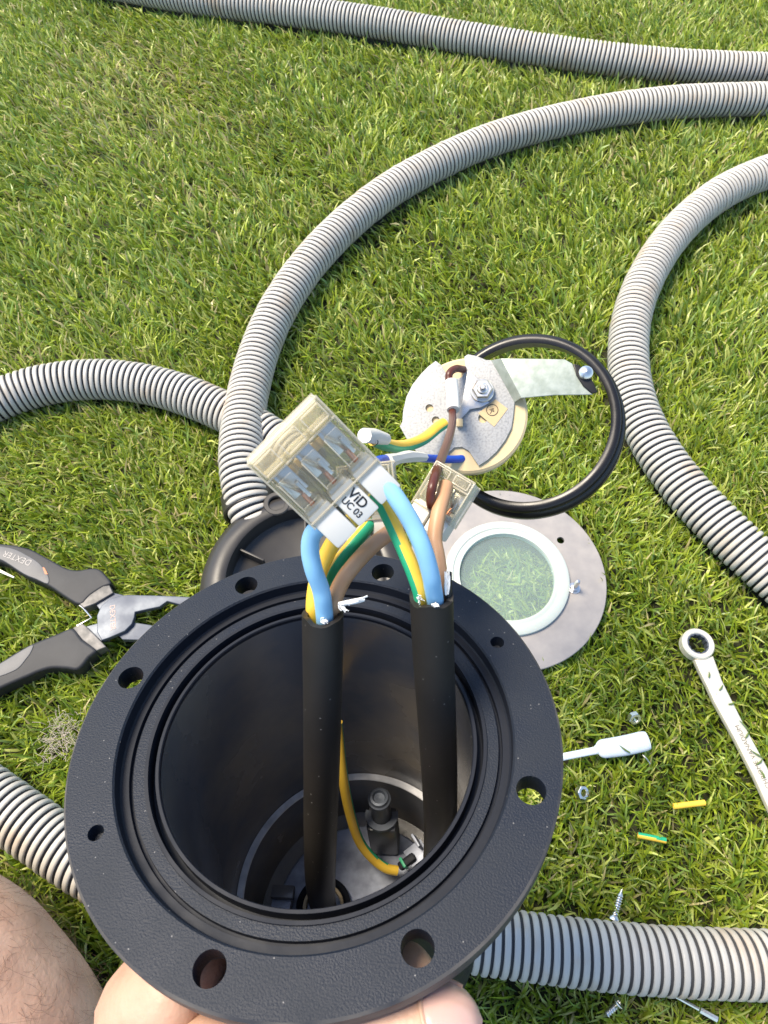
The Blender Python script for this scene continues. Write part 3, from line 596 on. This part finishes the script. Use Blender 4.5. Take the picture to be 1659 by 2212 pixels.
for hh, hi_ in ((h1, h1i), (h2, h2i)):
    b = MB(); b.poly(gp_(rnd(hh), ph), ZU, 1.25, bev=.28); ho = b.build('handle', M_grip, plr)
    b = MB(); b.poly(gp_(rnd(hi_), ph+.04), ZU, .3, bev=.04); il = b.build('grip_inlay', M_inlay, ho)
    if hh is h1:
        hp = ho; a = G(*z4(20, 150), ph+.05)-pO; c_ = G(*z4(250, 235), ph+.05)-pO; d = (c_-a).normalized()
        text('DEXTER', 0.62, mframe((a+c_)/2+Vector((0, 0, 0.0)), -d, -ZU.cross(d)), il, m=mat('grip_print', (0.30, 0.28, 0.26), .5), th=.006)
        b = MB(); b.poly(gp_([(330, 262), (345, 268), (372, 318), (350, 318)], ph+.05), ZU, .02); b.build('orange_mark', mat('orange_mark', (.55, .16, .06), .5), il)
b = MB(); b.poly(gp_([(615, 548), (650, 578), (740, 545), (880, 462), (850, 403), (800, 408), (700, 475)], ph-.05), ZU, .9, bev=.06); b.build('collar', M_collar, plr)
b = MB(); b.poly(gp_([(565, 735), (640, 702), (672, 725), (782, 835), (825, 882), (750, 912), (640, 828)], ph-.05), ZU, .9, bev=.06); b.build('collar', M_collar, plr)
b = MB(); b.poly(gp_([(740, 545), (880, 462), (960, 480), (900, 560), (780, 600)], ph-.25), ZU, .5, bev=.04); b.poly(gp_([(668, 725), (755, 700), (850, 690), (870, 790), (790, 836), (778, 832)], ph-.3), ZU, .5, bev=.04)
b.poly(gp_([(900, 700), (1030, 690), (1170, 712), (1300, 750), (1420, 820), (1300, 838), (1060, 828), (950, 825), (900, 770)], ph-.3), ZU, .5, bev=.05); b.build('lower_jaw', M_plier, plr)
jw = [(755, 700), (753, 640), (785, 565), (850, 510), (950, 482), (1000, 478), (1200, 482), (1400, 490), (1560, 500), (1600, 540), (1390, 552), (1300, 528), (1240, 572), (1150, 590), (1050, 612), (1045, 650), (1025, 705), (970, 760), (850, 812), (790, 832), (755, 770)]
b = MB(); b.poly(gp_(jw, ph), ZU, .38, bev=.06); jo = b.build('upper_jaw', M_plier, plr)
a = G(*z4(878, 740), ph+.01)-pO; c_ = G(*z4(872, 570), ph+.01)-pO; d = (c_-a).normalized()
text('DEXTER', .50, mframe((a+c_)/2, -d, -ZU.cross(d)), jo, m=mat('etched_print', (0.50, 0.36, 0.30), .6), th=.004)
b = MB(); b.tube(gp_([(620, 560), (650, 585), (712, 657), (632, 702), (600, 720)], ph-.2), .06, 8, sm=1); b.build('spring', M_bright, plr)

# ---------------------------------------------------------------- ratchet spanner
def z6(x, y): return (1190.4+x*.2824, 1305.6+y*.2824)
wz = 1.9; hc = G(*z6(1130, 297), wz); wO = Vector((hc.x, hc.y, .9))
wr = thing('ratchet_spanner', 'satin chrome ratchet ring spanner lying on the grass at the right edge', 'spanner', wO)
sc_ = (G(*z6(1253, 297), wz)-hc).length
b = MB(); b.lathe([(sc_*.66, .95), (sc_*.72, 1.02), (sc_*.93, 1.02), (sc_, .92), (sc_, .35), (sc_*.93, .25), (sc_*.66, .25)], 64, closed=True)
wh = b.build('ring_head', M_wrench, wr)
b = MB(); prof_ = []
n = 96; vs = []
for i in range(n):
    r = sc_*(.60 if i % 8 < 4 else .56)
    a = 2*math.pi*i/n
    for rr_, z in ((sc_*.67, .94), (r, .92), (r, .3), (sc_*.67, .28)): vs.append((rr_*math.cos(a), rr_*math.sin(a), z))
b.add(vs, [[i*4+q, ((i+1) % n)*4+q, ((i+1) % n)*4+(q+1) % 4, i*4+(q+1) % 4] for i in range(n) for q in range(4)]); b.build('ratchet_insert', M_plier, wh)
lft_ = [(1100, 420), (1140, 510), (1200, 630), (1250, 740), (1400, 1010), (1560, 1320), (1659, 1540), (1800, 1830)]
rgt_ = [(1242, 392), (1275, 480), (1310, 580), (1380, 720), (1480, 920), (1659, 1250), (1830, 1600), (1900, 1740)]
shp = [G(*z6(x, y), wz-.15)-wO for x, y in lft_+rgt_[::-1]]
b = MB(); b.poly(shp, ZU, .5, bev=.12); sh = b.build('shaft', M_wrench, wr)
a = G(*z6(1440, 960), wz-.14)-wO; c_ = G(*z6(1650, 1370), wz-.14)-wO; d = (c_-a).normalized(); md = (a+c_)/2+ZU.cross(d)*.0
text('CHROME VANADIUM', .40, mframe(md, -d, -ZU.cross(d)), sh, m=mat('engraved_print', (0.16, 0.14, 0.11), .5), th=.004)

# ---------------------------------------------------------------- small things on the grass
def gobj(name, label, cat, px, py, z, group=None): 
    o = G(px, py, z); return thing(name, label, cat, o, group=group), o
o, oo = gobj('plastic_pipette', 'milky white plastic applicator with a narrow stem beside the flange', 'applicator', 1310, 1608, 1.6)
def zl(l, z): return [G(*z6(x, y), z)-oo for x, y in l]
b = MB()
ax = [G(*z6(x, y), 1.7)-oo for x, y in [(-150, 1215), (100, 1165), (225, 1140), (335, 1118), (350, 1112), (395, 1105), (560, 1080), (700, 1048), (738, 1040)]]
b.tube(ax, [.22, .22, .22, .23, .27, .56, .60, .60, .54], 24, sm=5)
for v in b.v: v.z = (v.z-.1)*.6+.1
b.build('applicator_body', M_nylon, o)
def hexnut(px, py, rx, rz, label):
    q = G(px, py, 1.3); M = Matrix.Rotation(rz, 3, 'Z') @ Matrix.Rotation(rx, 3, 'X'); o = thing('hex_nut', label, 'nut', q, M, 'loose nuts in the grass')
    b = MB(); b.lathe([(.36, -.18), (.42, -.14), (.42, .14), (.36, .18)], 6); b.lathe([(.36, .18), (.22, .18), (.2, .14), (.2, -.14), (.22, -.18), (.36, -.18)], 24); b.build('nut_body', M_bright, o, angle=20)
hexnut(1370, 1551, .9, .3, 'small shiny nut in the grass above the white applicator')
hexnut(1257, 1712, .5, 1.0, 'small shiny nut in the grass close to the flange')
def sleeve(p1, p2, z, r, m, label, m2=None, gd=None):
    a = G(*p1, z); c_ = G(*p2, z+.1); o = thing('insulation_offcut', label, 'wire offcut', (a+c_)/2, group='stripped insulation offcuts'); k = (a+c_)/2
    mid = Vector((0, 0, .05)); vs, fs, ns = tube_geo([a-k, mid, c_-k], r, 16, 4); vi, fi, _ = tube_geo([a-k, mid, c_-k], r*.6, 16, 4); N = len(vs)
    b = MB(); b.add(vs+vi, fs+[[i+N for i in f] for f in fi]+[[i, (i+1) % 16, N+(i+1) % 16, N+i] for i in range(16)]+[[N-16+i, N-16+(i+1) % 16, 2*N-16+(i+1) % 16, 2*N-16+i] for i in range(16)])
    if gd is not None:
        for q, nn in enumerate(ns):
            if nn.dot(gd) > .3: b.m[q] = 1
    b.build('sleeve', [m, m2 or m], o)
sleeve((1455, 1742), (1522, 1734), 1.5, .17, M_yel, 'plain yellow insulation offcut lying on the grass')
sleeve((1378, 1804), (1438, 1816), 1.4, .17, M_yel, 'yellow insulation offcut with a green stripe', M_grn, (UP*.9+RT*.2).normalized())
def screw(p1, p2, z1, z2_, label, head=True):
    a = G(*p1, z1); c_ = G(*p2, z2_); o = thing('wood_screw', label, 'screw', a, group='loose screws in the grass'); d = (c_-a); ln = d.length; d.normalize()
    M = mframe((0, 0, 0), d.orthogonal(), d.cross(d.orthogonal())); M = Matrix((d.orthogonal().normalized(), d.cross(d.orthogonal().normalized()), d)).transposed().to_4x4()
    pr = [(.34, 0), (.34, .05), (.16, .22)] ; z = .25
    while z < ln-.3: pr += [(.13, z), (.20, z+.06), (.13, z+.12)]; z += .14
    pr += [(.01, ln)]
    b = MB(M); b.lathe(pr, 20); b.lathe([(0.001, .08), (.12, .08), (.14, 0), (.34, 0)], 12); b.build('screw_body', M_bright, o, angle=50)
screw((1326, 1985), (1344, 1920), 1.0, 1.6, 'small screw standing up out of the grass above the front conduit')
screw((1338, 2166), (1303, 2198), 1.6, 1.1, 'small screw at the bottom of the photo below the front conduit')
a = G(1420, 2130, 1.2); c_ = G(1550, 2202, 1.7); o = thing('hex_bit', 'slim steel rod lying below the front conduit', 'rod', (a+c_)/2); k = (a+c_)/2
b = MB(); b.tube([a-k, (a-k)*.3+(c_-k)*.7], .09, 6, sm=1); b.build('rod_shaft', M_bright, o, angle=20); b = MB(); b.tube([(a-k)*.28+(c_-k)*.72, c_-k], .15, 6, sm=1); b.build('rod_collar', M_bright, o, angle=20)
a = G(-60, 1205, 1.6); c_ = G(30, 1247, 1.5); o = thing('cable_tie', 'white plastic strip at the left edge beside the pliers', 'strip', (a+c_)/2); k = (a+c_)/2; d = (c_-a).normalized(); sd_ = ZU.cross(d)*.18
b = MB(); b.poly([a-k+sd_, c_-k+sd_*.3, c_-k-sd_*.3, a-k-sd_], ZU, .1, bev=.02); b.build('strip_body', M_white, o)
a = G(1388, 1631, 1.5); c_ = G(1404, 1650, 1.3); o = thing('split_pin', 'tiny bright pin in the grass under the white applicator', 'pin', a); b = MB(); b.tube([a-a, (c_-a)*.5+Vector((0, 0, .1)), c_-a], .05, 8); b.build('pin_body', M_bright, o)
b = MB(); oc = G(*z6(1480, 1000), 1.9); rr_ = random.Random(3)
for x, y, a_, l_, z_ in ((1390, 760, .1, .55, 1.82), (1300, 640, .8, .4, 1.82), (1480, 930, 2.2, .7, 1.84), (1500, 1000, .9, .4, 1.82), (1575, 1150, 2.6, .8, 1.84), (1600, 1205, .5, .6, 1.83), (1620, 1300, 1.8, .4, 1.82), (560, 1110, 2.6, .75, 2.12), (1210, 540, 1.2, .35, 1.85)):
    p = G(*z6(x, y), z_)-oc; d = Vector((math.cos(a_), math.sin(a_), 0))*l_/2; b.tube([p-d, p+Vector((0, 0, .05)), p+d+Vector((rr_.uniform(-.1, .1), .05, .02))], [.045, .06, .02], 5, sm=3)
o = link('grass_clippings', mesh_from(b.v, b.f, mat('dark_clipping', (0.10, 0.15, 0.03), .5), 'grass_clippings')); o.location = oc*S; tag(o, 'dark grass clippings on the tools', 'grass clippings', kind='stuff')
# fluff
q = G(128, 1588, 1.8); o = thing('fluff', 'pale tuft of fluff caught in the grass left of the flange', 'fluff', q); b = MB()
for i in range(150):
    p = Vector((random.gauss(0, .55), random.gauss(0, .7), random.uniform(-.2, .3))); d = Vector((random.uniform(-1, 1), random.uniform(-1, 1), random.uniform(-.3, .5))).normalized()*random.uniform(.3, .9)
    b.tube([p, p+d*.5+Vector([random.uniform(-.2, .2) for _ in range(3)]), p+d], .012, 4, sm=3, caps=False)
fl = b.build('fluff_fibres', mat('grey_fluff', (.42, .36, .30), .9), o)

# ---------------------------------------------------------------- person: left hand under the flange, bare knee
def skin_mesh(chains, root=0, sub=2):
    """chains: list of [(pos, rx)] lists; first point of later chains may be an index tuple (chain, idx) to branch from"""
    me = bpy.data.meshes.new('t'); vs = []; es = []; rad = []; ids = []
    for ch in chains:
        prev = None; my = []
        for it in ch:
            if isinstance(it[0], int): prev = ids[it[0]][it[1]]; my.append(prev); continue
            vs.append(tuple(it[0])); rad.append(it[1]); k = len(vs)-1
            if prev is not None: es.append((prev, k))
            prev = k; my.append(k)
        ids.append(my)
    me.from_pydata(vs, es, []); o = bpy.data.objects.new('t', me); C.objects.link(o)
    md = o.modifiers.new('s', 'SKIN'); md.use_smooth_shade = True; md.branch_smoothing = .6
    for i, r in enumerate(rad):
        sv = me.skin_vertices[0].data[i]; r = r if isinstance(r, tuple) else (r, r); sv.radius = r; sv.use_root = (i == root)
    ms = o.modifiers.new('u', 'SUBSURF'); ms.levels = sub; ms.render_levels = sub
    dg = bpy.context.evaluated_depsgraph_get(); dg.update(); out = bpy.data.meshes.new_from_object(o.evaluated_get(dg))
    v = [x.co.copy() for x in out.vertices]; f = [list(p.vertices) for p in out.polygons]; bpy.data.objects.remove(o); return v, f
def HL(u, v, w_): return fromL(Vector((u, v, w_)))
tip = L(1035, 2236, -1.75)
wq = [L(x, y, w_) for x, y, w_ in ((520, 3300, -8), (480, 2640, -5.0), (470, 2420, -4.2), (520, 2330, -3.6))]
print('HAND', [tuple(round(c_, 2) for c_ in q) for q in wq], tuple(tip))
hand = [
 [(HL(*(wq[0])), (3.4, 2.8)), (HL(*wq[1]), (2.7, 2.3)), (HL(-2.5, -9.2, -4.2), (2.9, 2.8)), (HL(-2.6, -6.85, -4.1), 2.9), (HL(-2.1, -6.2, -4.6), 1.7)],
 [(0, 2), (HL(-2.4, -7.1, -2.55), 1.7), (HL(-.6, -6.9, -2.0), 1.3), (HL(tip.x-3.1, tip.y-.1, -1.85), 1.1), (HL(tip.x-1.6, tip.y, -1.75), 1.06), (HL(tip.x-1.0, tip.y, -1.72), 1.08), (HL(tip.x-.5, tip.y+.0, -1.7), .98), (HL(tip.x-.15, tip.y+.02, -1.7), .76), (HL(tip.x+.1, tip.y+.03, -1.7), .42)],
]
hand.append([(0, 3), (HL(-3.5, -5.5, -3.2), 1.8), (HL(-2.9, -5.4, -2.3), 1.6), (HL(-1.7, -5.75, -2.35), 1.6)])
for i, w_ in enumerate((-2.35, -4.3, -6.2, -8.0)):
    r = (1.25, 1.2, 1.12, 1.0)[i]; q_ = 4.98+r*.74; xa = (1.02, .9, .85, .8)[i]
    hand.append([(0, 4)]+[(HL(q_*math.sin(math.radians(a_*xa)), -q_*math.cos(math.radians(a_*xa)), w_), r*k_) for a_, k_ in ((-8, 1.08), (6, 1.02), (16, 1.0), (25, .95), (31, .8), (34, .5))])
v1, f1 = skin_mesh(hand, 3)
kp = [P(-900, 1990, 33), P(-560, 2005, 33), P(-320, 2035, 32.8), P(-138, 2094, 32.5), P(-42, 2176, 32.5), P(40, 2290, 32.6), P(88, 2430, 33), P(116, 2640, 34), P(130, 3000, 36)]
v2, f2, _n = tube_geo(kp, [4.6, 4.6, 4.45, 4.3, 4.2, 4.15, 4.1, 4.1, 4.2], 56, 8)
f2 = f2+[list(range(56))]+[list(range(len(v2)-56, len(v2)))]
pO2 = P(-150, 2150, 32.5); pO2.z = 0
k = len(v1); me = mesh_from([p-pO2 for p in v1+v2], f1+[[i+k for i in f] for f in f2], [M_skin], 'person', True)
person = link('person', me); person.location = pO2*S
tag(person, 'person with a bare hairy knee whose left hand holds the black housing from below', 'person')
# thumbnail
nc = HL(tip.x-.45, tip.y+.05, -1.7)
td = E1; up_ = (CAM-nc).normalized(); up_ = (up_-td*up_.dot(td)).normalized(); up_ = (up_+E2*.55).normalized(); up_ = (up_-td*up_.dot(td)).normalized(); sd2 = td.cross(up_)
vs = []; fs = []; nu, nv = 18, 14; NR = 1.0
for i in range(nu):
    for j in range(nv):
        s_ = i/(nu-1); aa = (j/(nv-1)-.5)*2; a = aa*.78; rr_ = NR-.20*max(0, s_-.45)**1.5
        ln_ = (-.80+.22*aa*aa)*(1-s_)+(.52-.34*aa*aa)*s_
        vs.append(nc + td*ln_ + (up_*math.cos(a)+sd2*math.sin(a)*.95)*rr_ - pO2)
for i in range(nu-1):
    for j in range(nv-1): fs.append([i*nv+j, i*nv+j+1, (i+1)*nv+j+1, (i+1)*nv+j])
from mathutils.bvhtree import BVHTree
tree = BVHTree.FromPolygons([Vector(v) for v in v1], f1)
ax0 = HL(tip.x-2.2, tip.y, -1.76); vs2 = []; dbg = []
for p in vs:
    q = p+pO2; base_ = ax0+td*((q-ax0).dot(td)); dr = q-base_; ln0 = dr.length; dr.normalize()
    hit = tree.ray_cast(base_+dr*3.0, -dr); rr_ = ((hit[0]-base_).dot(dr)) if hit[0] is not None else .55
    vs2.append((base_, dr, rr_))
W_ = nv
for k_, (b0, dr, rr_) in enumerate(vs2):
    i_, j_ = divmod(k_, nv); edge = min(j_, nv-1-j_)/(nv/2); s_ = i_/(nu-1)
    lift = .035+.03*min(1, edge*2)*(1 if s_ > .1 else .3) - (.03 if i_ == 0 else 0)
    dbg.append(rr_); vs2[k_] = b0+dr*(max(rr_, .62-.2*s_)+lift)-pO2
nl = link('fingernail', mesh_from(vs2, fs, [M_nail], 'fingernail'), person)
rim = [vs2[i_*nv] for i_ in range(nu-3, -1, -1)]+[vs2[j_] for j_ in range(1, nv)]+[vs2[i_*nv+nv-1] for i_ in range(1, nu-2)]
b = MB(); b.tube([r_ for r_ in rim], .055, 8, sm=1, caps=False); b.build('nail_fold', M_skin, nl)
# leg hair
dg = bpy.context.evaluated_depsgraph_get(); b = MB(); cnt = 0
bm = bmesh.new(); bm.from_mesh(mesh_from(v2, f2, [M_skin], 'tmp')); bm.faces.ensure_lookup_table()
fcs = []; ars = []
for f in bm.faces:
    c_ = f.calc_center_median()/S; n_ = f.normal
    if n_.dot((CAM-c_).normalized()) > -.35:
        dv = c_-CAM; zz_ = dv.dot(FW); px_ = CX+F*dv.dot(RT)/zz_; py_ = CY-F*dv.dot(UP)/zz_
        if -200 < px_ < 450 and 1700 < py_ < 2500: fcs.append(f); ars.append(f.calc_area())
pr_ = np.array(ars)/sum(ars)
for q in rng.choice(len(fcs), 900, p=pr_):
    f = fcs[q]; vv = [x.co for x in f.verts]; u_ = rng.dirichlet(np.ones(len(vv))); p = sum((v*float(a) for v, a in zip(vv, u_)), Vector())/S; n_ = f.normal
    d = (RT*random.gauss(.35, .6)-UP*random.gauss(.7, .5)+n_*.55).normalized(); ln = random.uniform(.8, 2.3); pts = [p]; cur = random.uniform(-.9, .9); 
    for s_ in range(6):
        d = (Matrix.Rotation(cur*.55, 3, n_) @ d); d = (d - n_*d.dot(n_)*.45).normalized(); pts.append(pts[-1]+d*ln/6)
    b.tube([x-pO2 for x in pts], [.005, .0045, .003], 3, sm=2, caps=False)
hr = b.build('leg_hair', M_hair, person); hr['kind'] = 'stuff'; bm.free()

# ---------------------------------------------------------------- grass
def grass():
    # candidate tufts over the visible trapezium plus a margin
    xs, ys = [], []
    sp = 0.66
    gx_, gy_ = np.meshgrid(np.arange(-75, 75, sp), np.arange(-16, 135, sp)); X = gx_.ravel()+rng.uniform(-.3, .3, gx_.size); Y = gy_.ravel()+rng.uniform(-.3, .3, gx_.size)
    half = 24+ (Y+6)*0.40; keep = (np.abs(X) < half); X, Y = X[keep], Y[keep]
    far = Y > 55; thin = rng.random(len(X)) < np.where(far, .8, 1.0); X, Y = X[thin], Y[thin]
    per = 6
    cnt_ = np.where(Y < 38, 12, 7); tx = np.repeat(X, cnt_); ty = np.repeat(Y, cnt_); n = len(tx)
    bx_ = tx+rng.normal(0, .16, n); by_ = ty+rng.normal(0, .16, n)
    def lf(x, y, s, ph): return np.sin(x/s+ph)*np.cos(y/(s*1.3)+ph*2.1)+.6*np.sin((x+y)/(s*.53)+ph*1.7)
    # lean: towards the upper left far away, mixed nearby
    lean = np.clip((by_-15)/40, 0, 1)
    ang = 2.45-.9*np.clip(bx_/40, -.3, 1)+.45*lf(bx_, by_, 9, 1.0)+.55*lf(bx_, by_, 3.1, 2.0)+(1-lean)*.9*lf(bx_, by_, 5.3, .7)
    ang += rng.normal(0, 1.0-.35*lean, n)
    stray = rng.random(n) < .18; ang = np.where(stray, rng.uniform(0, 6.28, n), ang)
    dx, dy = np.cos(ang), np.sin(ang)
    Ln = np.clip(rng.normal(1.75, .35, n), .8, 2.8); short = rng.random(n) < .22; Ln = np.where(short, Ln*.6, Ln)
    t0 = np.radians(np.clip(rng.normal(24, 14, n), 2, 60)); t1 = np.radians(np.clip(rng.normal(62, 20, n), 15, 110))
    curl = rng.normal(0, .5, n); wd = np.clip(rng.normal(.15, .035, n), .08, .24)*np.where(by_ > 45, 1.25, 1.0); Ln *= np.where(by_ < 38, .9, 1.0)
    # things that press the blades down
    def press(mask_d, r_in):
        nonlocal Ln
        Ln = np.where(mask_d < r_in, Ln*0, Ln)
    for A in HOSES:
        a = A[::4, :2]; dmin = np.full(n, 99.)
        for i in range(len(a)-1):
            p, q = a[i], a[i+1]; d = q-p; L2 = (d@d)+1e-9; t = np.clip(((bx_-p[0])*d[0]+(by_-p[1])*d[1])/L2, 0, 1)
            dmin = np.minimum(dmin, np.hypot(bx_-p[0]-t*d[0], by_-p[1]-t*d[1]))
        Ln = np.where(dmin < 1.15, 0, Ln); Ln = np.where((dmin >= 1.15) & (dmin < 2.3), Ln*.78, Ln)
    dB = np.hypot(bx_-bx[0], by_-bx[1]); Ln = np.where(dB < Ro+.2, Ln*.42, Ln); t0 = np.where(dB < Ro, t0+.75, t0); t1 = np.where(dB < Ro, t1+.35, t1)
    inp = dB < Ro; t0 = np.where(inp, np.clip(t0, .8, 1.35), t0); t1 = np.where(inp, np.clip(t1, 1.2, 1.55), t1); Ln = np.where(inp, np.minimum(Ln*1.9, 1.7), Ln)
    dR = np.hypot(bx_-rb.location.x/S, by_-rb.location.y/S); Ln = np.where(dR < 6.8, 0, Ln)
    def inpoly(poly, x, y):
        r = np.zeros(len(x), bool); j = len(poly)-1
        for i in range(len(poly)):
            xi, yi = poly[i]; xj, yj = poly[j]; c_ = ((yi > y) != (yj > y)) & (x < (xj-xi)*(y-yi)/(yj-yi+1e-12)+xi); r ^= c_; j = i
        return r
    def w2(l, O): return [(p.x+O.x, p.y+O.y) for p in l]
    for pol in (w2(gp_(h1, ph), pO), w2(gp_(h2, ph), pO), w2(gp_(jw, ph), pO), w2(shp, wO), w2(gp_([(900, 700), (1170, 700), (1420, 820), (950, 830)], ph), pO)):
        m_ = inpoly(pol, bx_, by_); Ln = np.where(m_, np.minimum(Ln, .9), Ln)
    q = G(*z6(1130, 297), 1); Ln = np.where(np.hypot(bx_-q.x, by_-q.y) < 1.1, np.minimum(Ln, .7), Ln)
    a = G(*z6(100, 1165), 1.2); c_ = G(*z6(738, 1040), 1.2); t = np.clip(((bx_-a.x)*(c_.x-a.x)+(by_-a.y)*(c_.y-a.y))/((c_-a).length_squared), 0, 1); dd = np.hypot(bx_-a.x-t*(c_.x-a.x), by_-a.y-t*(c_.y-a.y)); Ln = np.where(dd < .9, np.minimum(Ln, 1.0), Ln)
    # colours
    r = rng.random(n); pat = lf(bx_, by_, 14, .4); tufts = np.repeat(rng.random(len(X)), cnt_)
    base = np.zeros((n, 3)); 
    pal = np.array([(0.235, 0.32, 0.022), (0.34, 0.41, 0.038), (0.14, 0.235, 0.024), (0.50, 0.54, 0.14), (0.24, 0.35, 0.075), (0.52, 0.44, 0.20)])
    dry = np.clip(.08+.08*pat+.45*np.exp(-(((bx_+28)/13)**2+((by_-83)/14)**2)), .03, .6)
    idx = np.where(r < dry, np.where(rng.random(n) < .45, 5, 3), rng.choice([0, 0, 1, 1, 2, 4, 3], n))
    base = pal[idx]*(0.8+.4*tufts[:, None])*(rng.normal(1, .14, n)[:, None].clip(.6, 1.5))
    ok = Ln > .15
    bx_, by_, dx, dy, Ln, t0, t1, curl, wd, base, stray = [q_[ok] for q_ in (bx_, by_, dx, dy, Ln, t0, t1, curl, wd, base, stray)]; n = len(bx_)
    # 4 stations per blade
    K = 4; P_ = np.zeros((n, K, 3)); P_[:, 0] = np.stack([bx_, by_, np.zeros(n)], 1); dirx, diry = dx.copy(), dy.copy(); 
    D = []
    for s_ in range(K-1):
        th = t0+(t1-t0)*(s_/(K-2))
        ca_, sa_ = np.cos(curl*s_*.6), np.sin(curl*s_*.6); ux, uy = dx*ca_-dy*sa_, dx*sa_+dy*ca_
        P_[:, s_+1] = P_[:, s_]+np.stack([ux*np.sin(th), uy*np.sin(th), np.cos(th)], 1)*(Ln/(K-1))[:, None]; D.append((ux, uy))
    P_[:, :, 2] = np.maximum(P_[:, :, 2], .05)
    # keep blades below the glass and bezel
    ib = np.hypot(P_[:, :, 0]-bx[0], P_[:, :, 1]-bx[1]) < Ro+.05
    P_[:, :, 2] = np.where(ib & (np.hypot(bx_-bx[0], by_-bx[1]) < Ro)[:, None], np.minimum(P_[:, :, 2], ZB-.25-rng.random(n)[:, None]*.25), P_[:, :, 2])
    roll = rng.normal(0, .7, n); side = np.stack([-dy*np.cos(roll), dx*np.cos(roll), np.sin(roll)], 1)
    wk = np.array([.8, 1.0, .85, .22]); V = np.zeros((n, K*2, 3))
    for s_ in range(K):
        V[:, 2*s_] = P_[:, s_]-side*(wd*wk[s_]/2)[:, None]; V[:, 2*s_+1] = P_[:, s_]+side*(wd*wk[s_]/2)[:, None]
    V = (V*S).reshape(-1, 3); off = (np.arange(n)*K*2)[:, None]
    fc_ = np.concatenate([off+np.array([2*s_, 2*s_+1, 2*s_+3, 2*s_+2]) for s_ in range(K-1)], 1).reshape(-1)
    me = bpy.data.meshes.new('grass'); me.vertices.add(len(V)); me.vertices.foreach_set('co', V.ravel())
    nf = n*(K-1); me.loops.add(nf*4); me.loops.foreach_set('vertex_index', fc_.astype(np.int32)); me.polygons.add(nf); me.polygons.foreach_set('loop_start', np.arange(nf, dtype=np.int32)*4)
    me.polygons.foreach_set('use_smooth', np.ones(nf, bool)); me.update(calc_edges=True)
    at = me.color_attributes.new('blade', 'FLOAT_COLOR', 'POINT'); colr = np.ones((n, K*2, 4)); colr[:, :, :3] = base[:, None, :]; at.data.foreach_set('color', colr.ravel())
    m = bpy.data.materials.new('grass_blades'); m.use_nodes = True; t = m.node_tree; bs = t.nodes['Principled BSDF']; an = t.nodes.new('ShaderNodeAttribute'); an.attribute_name = 'blade'
    t.links.new(an.outputs['Color'], bs.inputs['Base Color']); bs.inputs['Roughness'].default_value = .36; bs.inputs['Specular IOR Level'].default_value = .5
    tr = t.nodes.new('ShaderNodeBsdfTranslucent'); t.links.new(an.outputs['Color'], tr.inputs[0]); mx = t.nodes.new('ShaderNodeMixShader'); mx.inputs[0].default_value = .34
    t.links.new(bs.outputs[0], mx.inputs[1]); t.links.new(tr.outputs[0], mx.inputs[2]); t.links.new(mx.outputs[0], t.nodes['Material Output'].inputs[0])
    me.materials.append(m); o = link('grass', me); tag(o, 'short green lawn grass with a few straw coloured blades', 'grass', kind='stuff')
    print('blades', n)
grass()
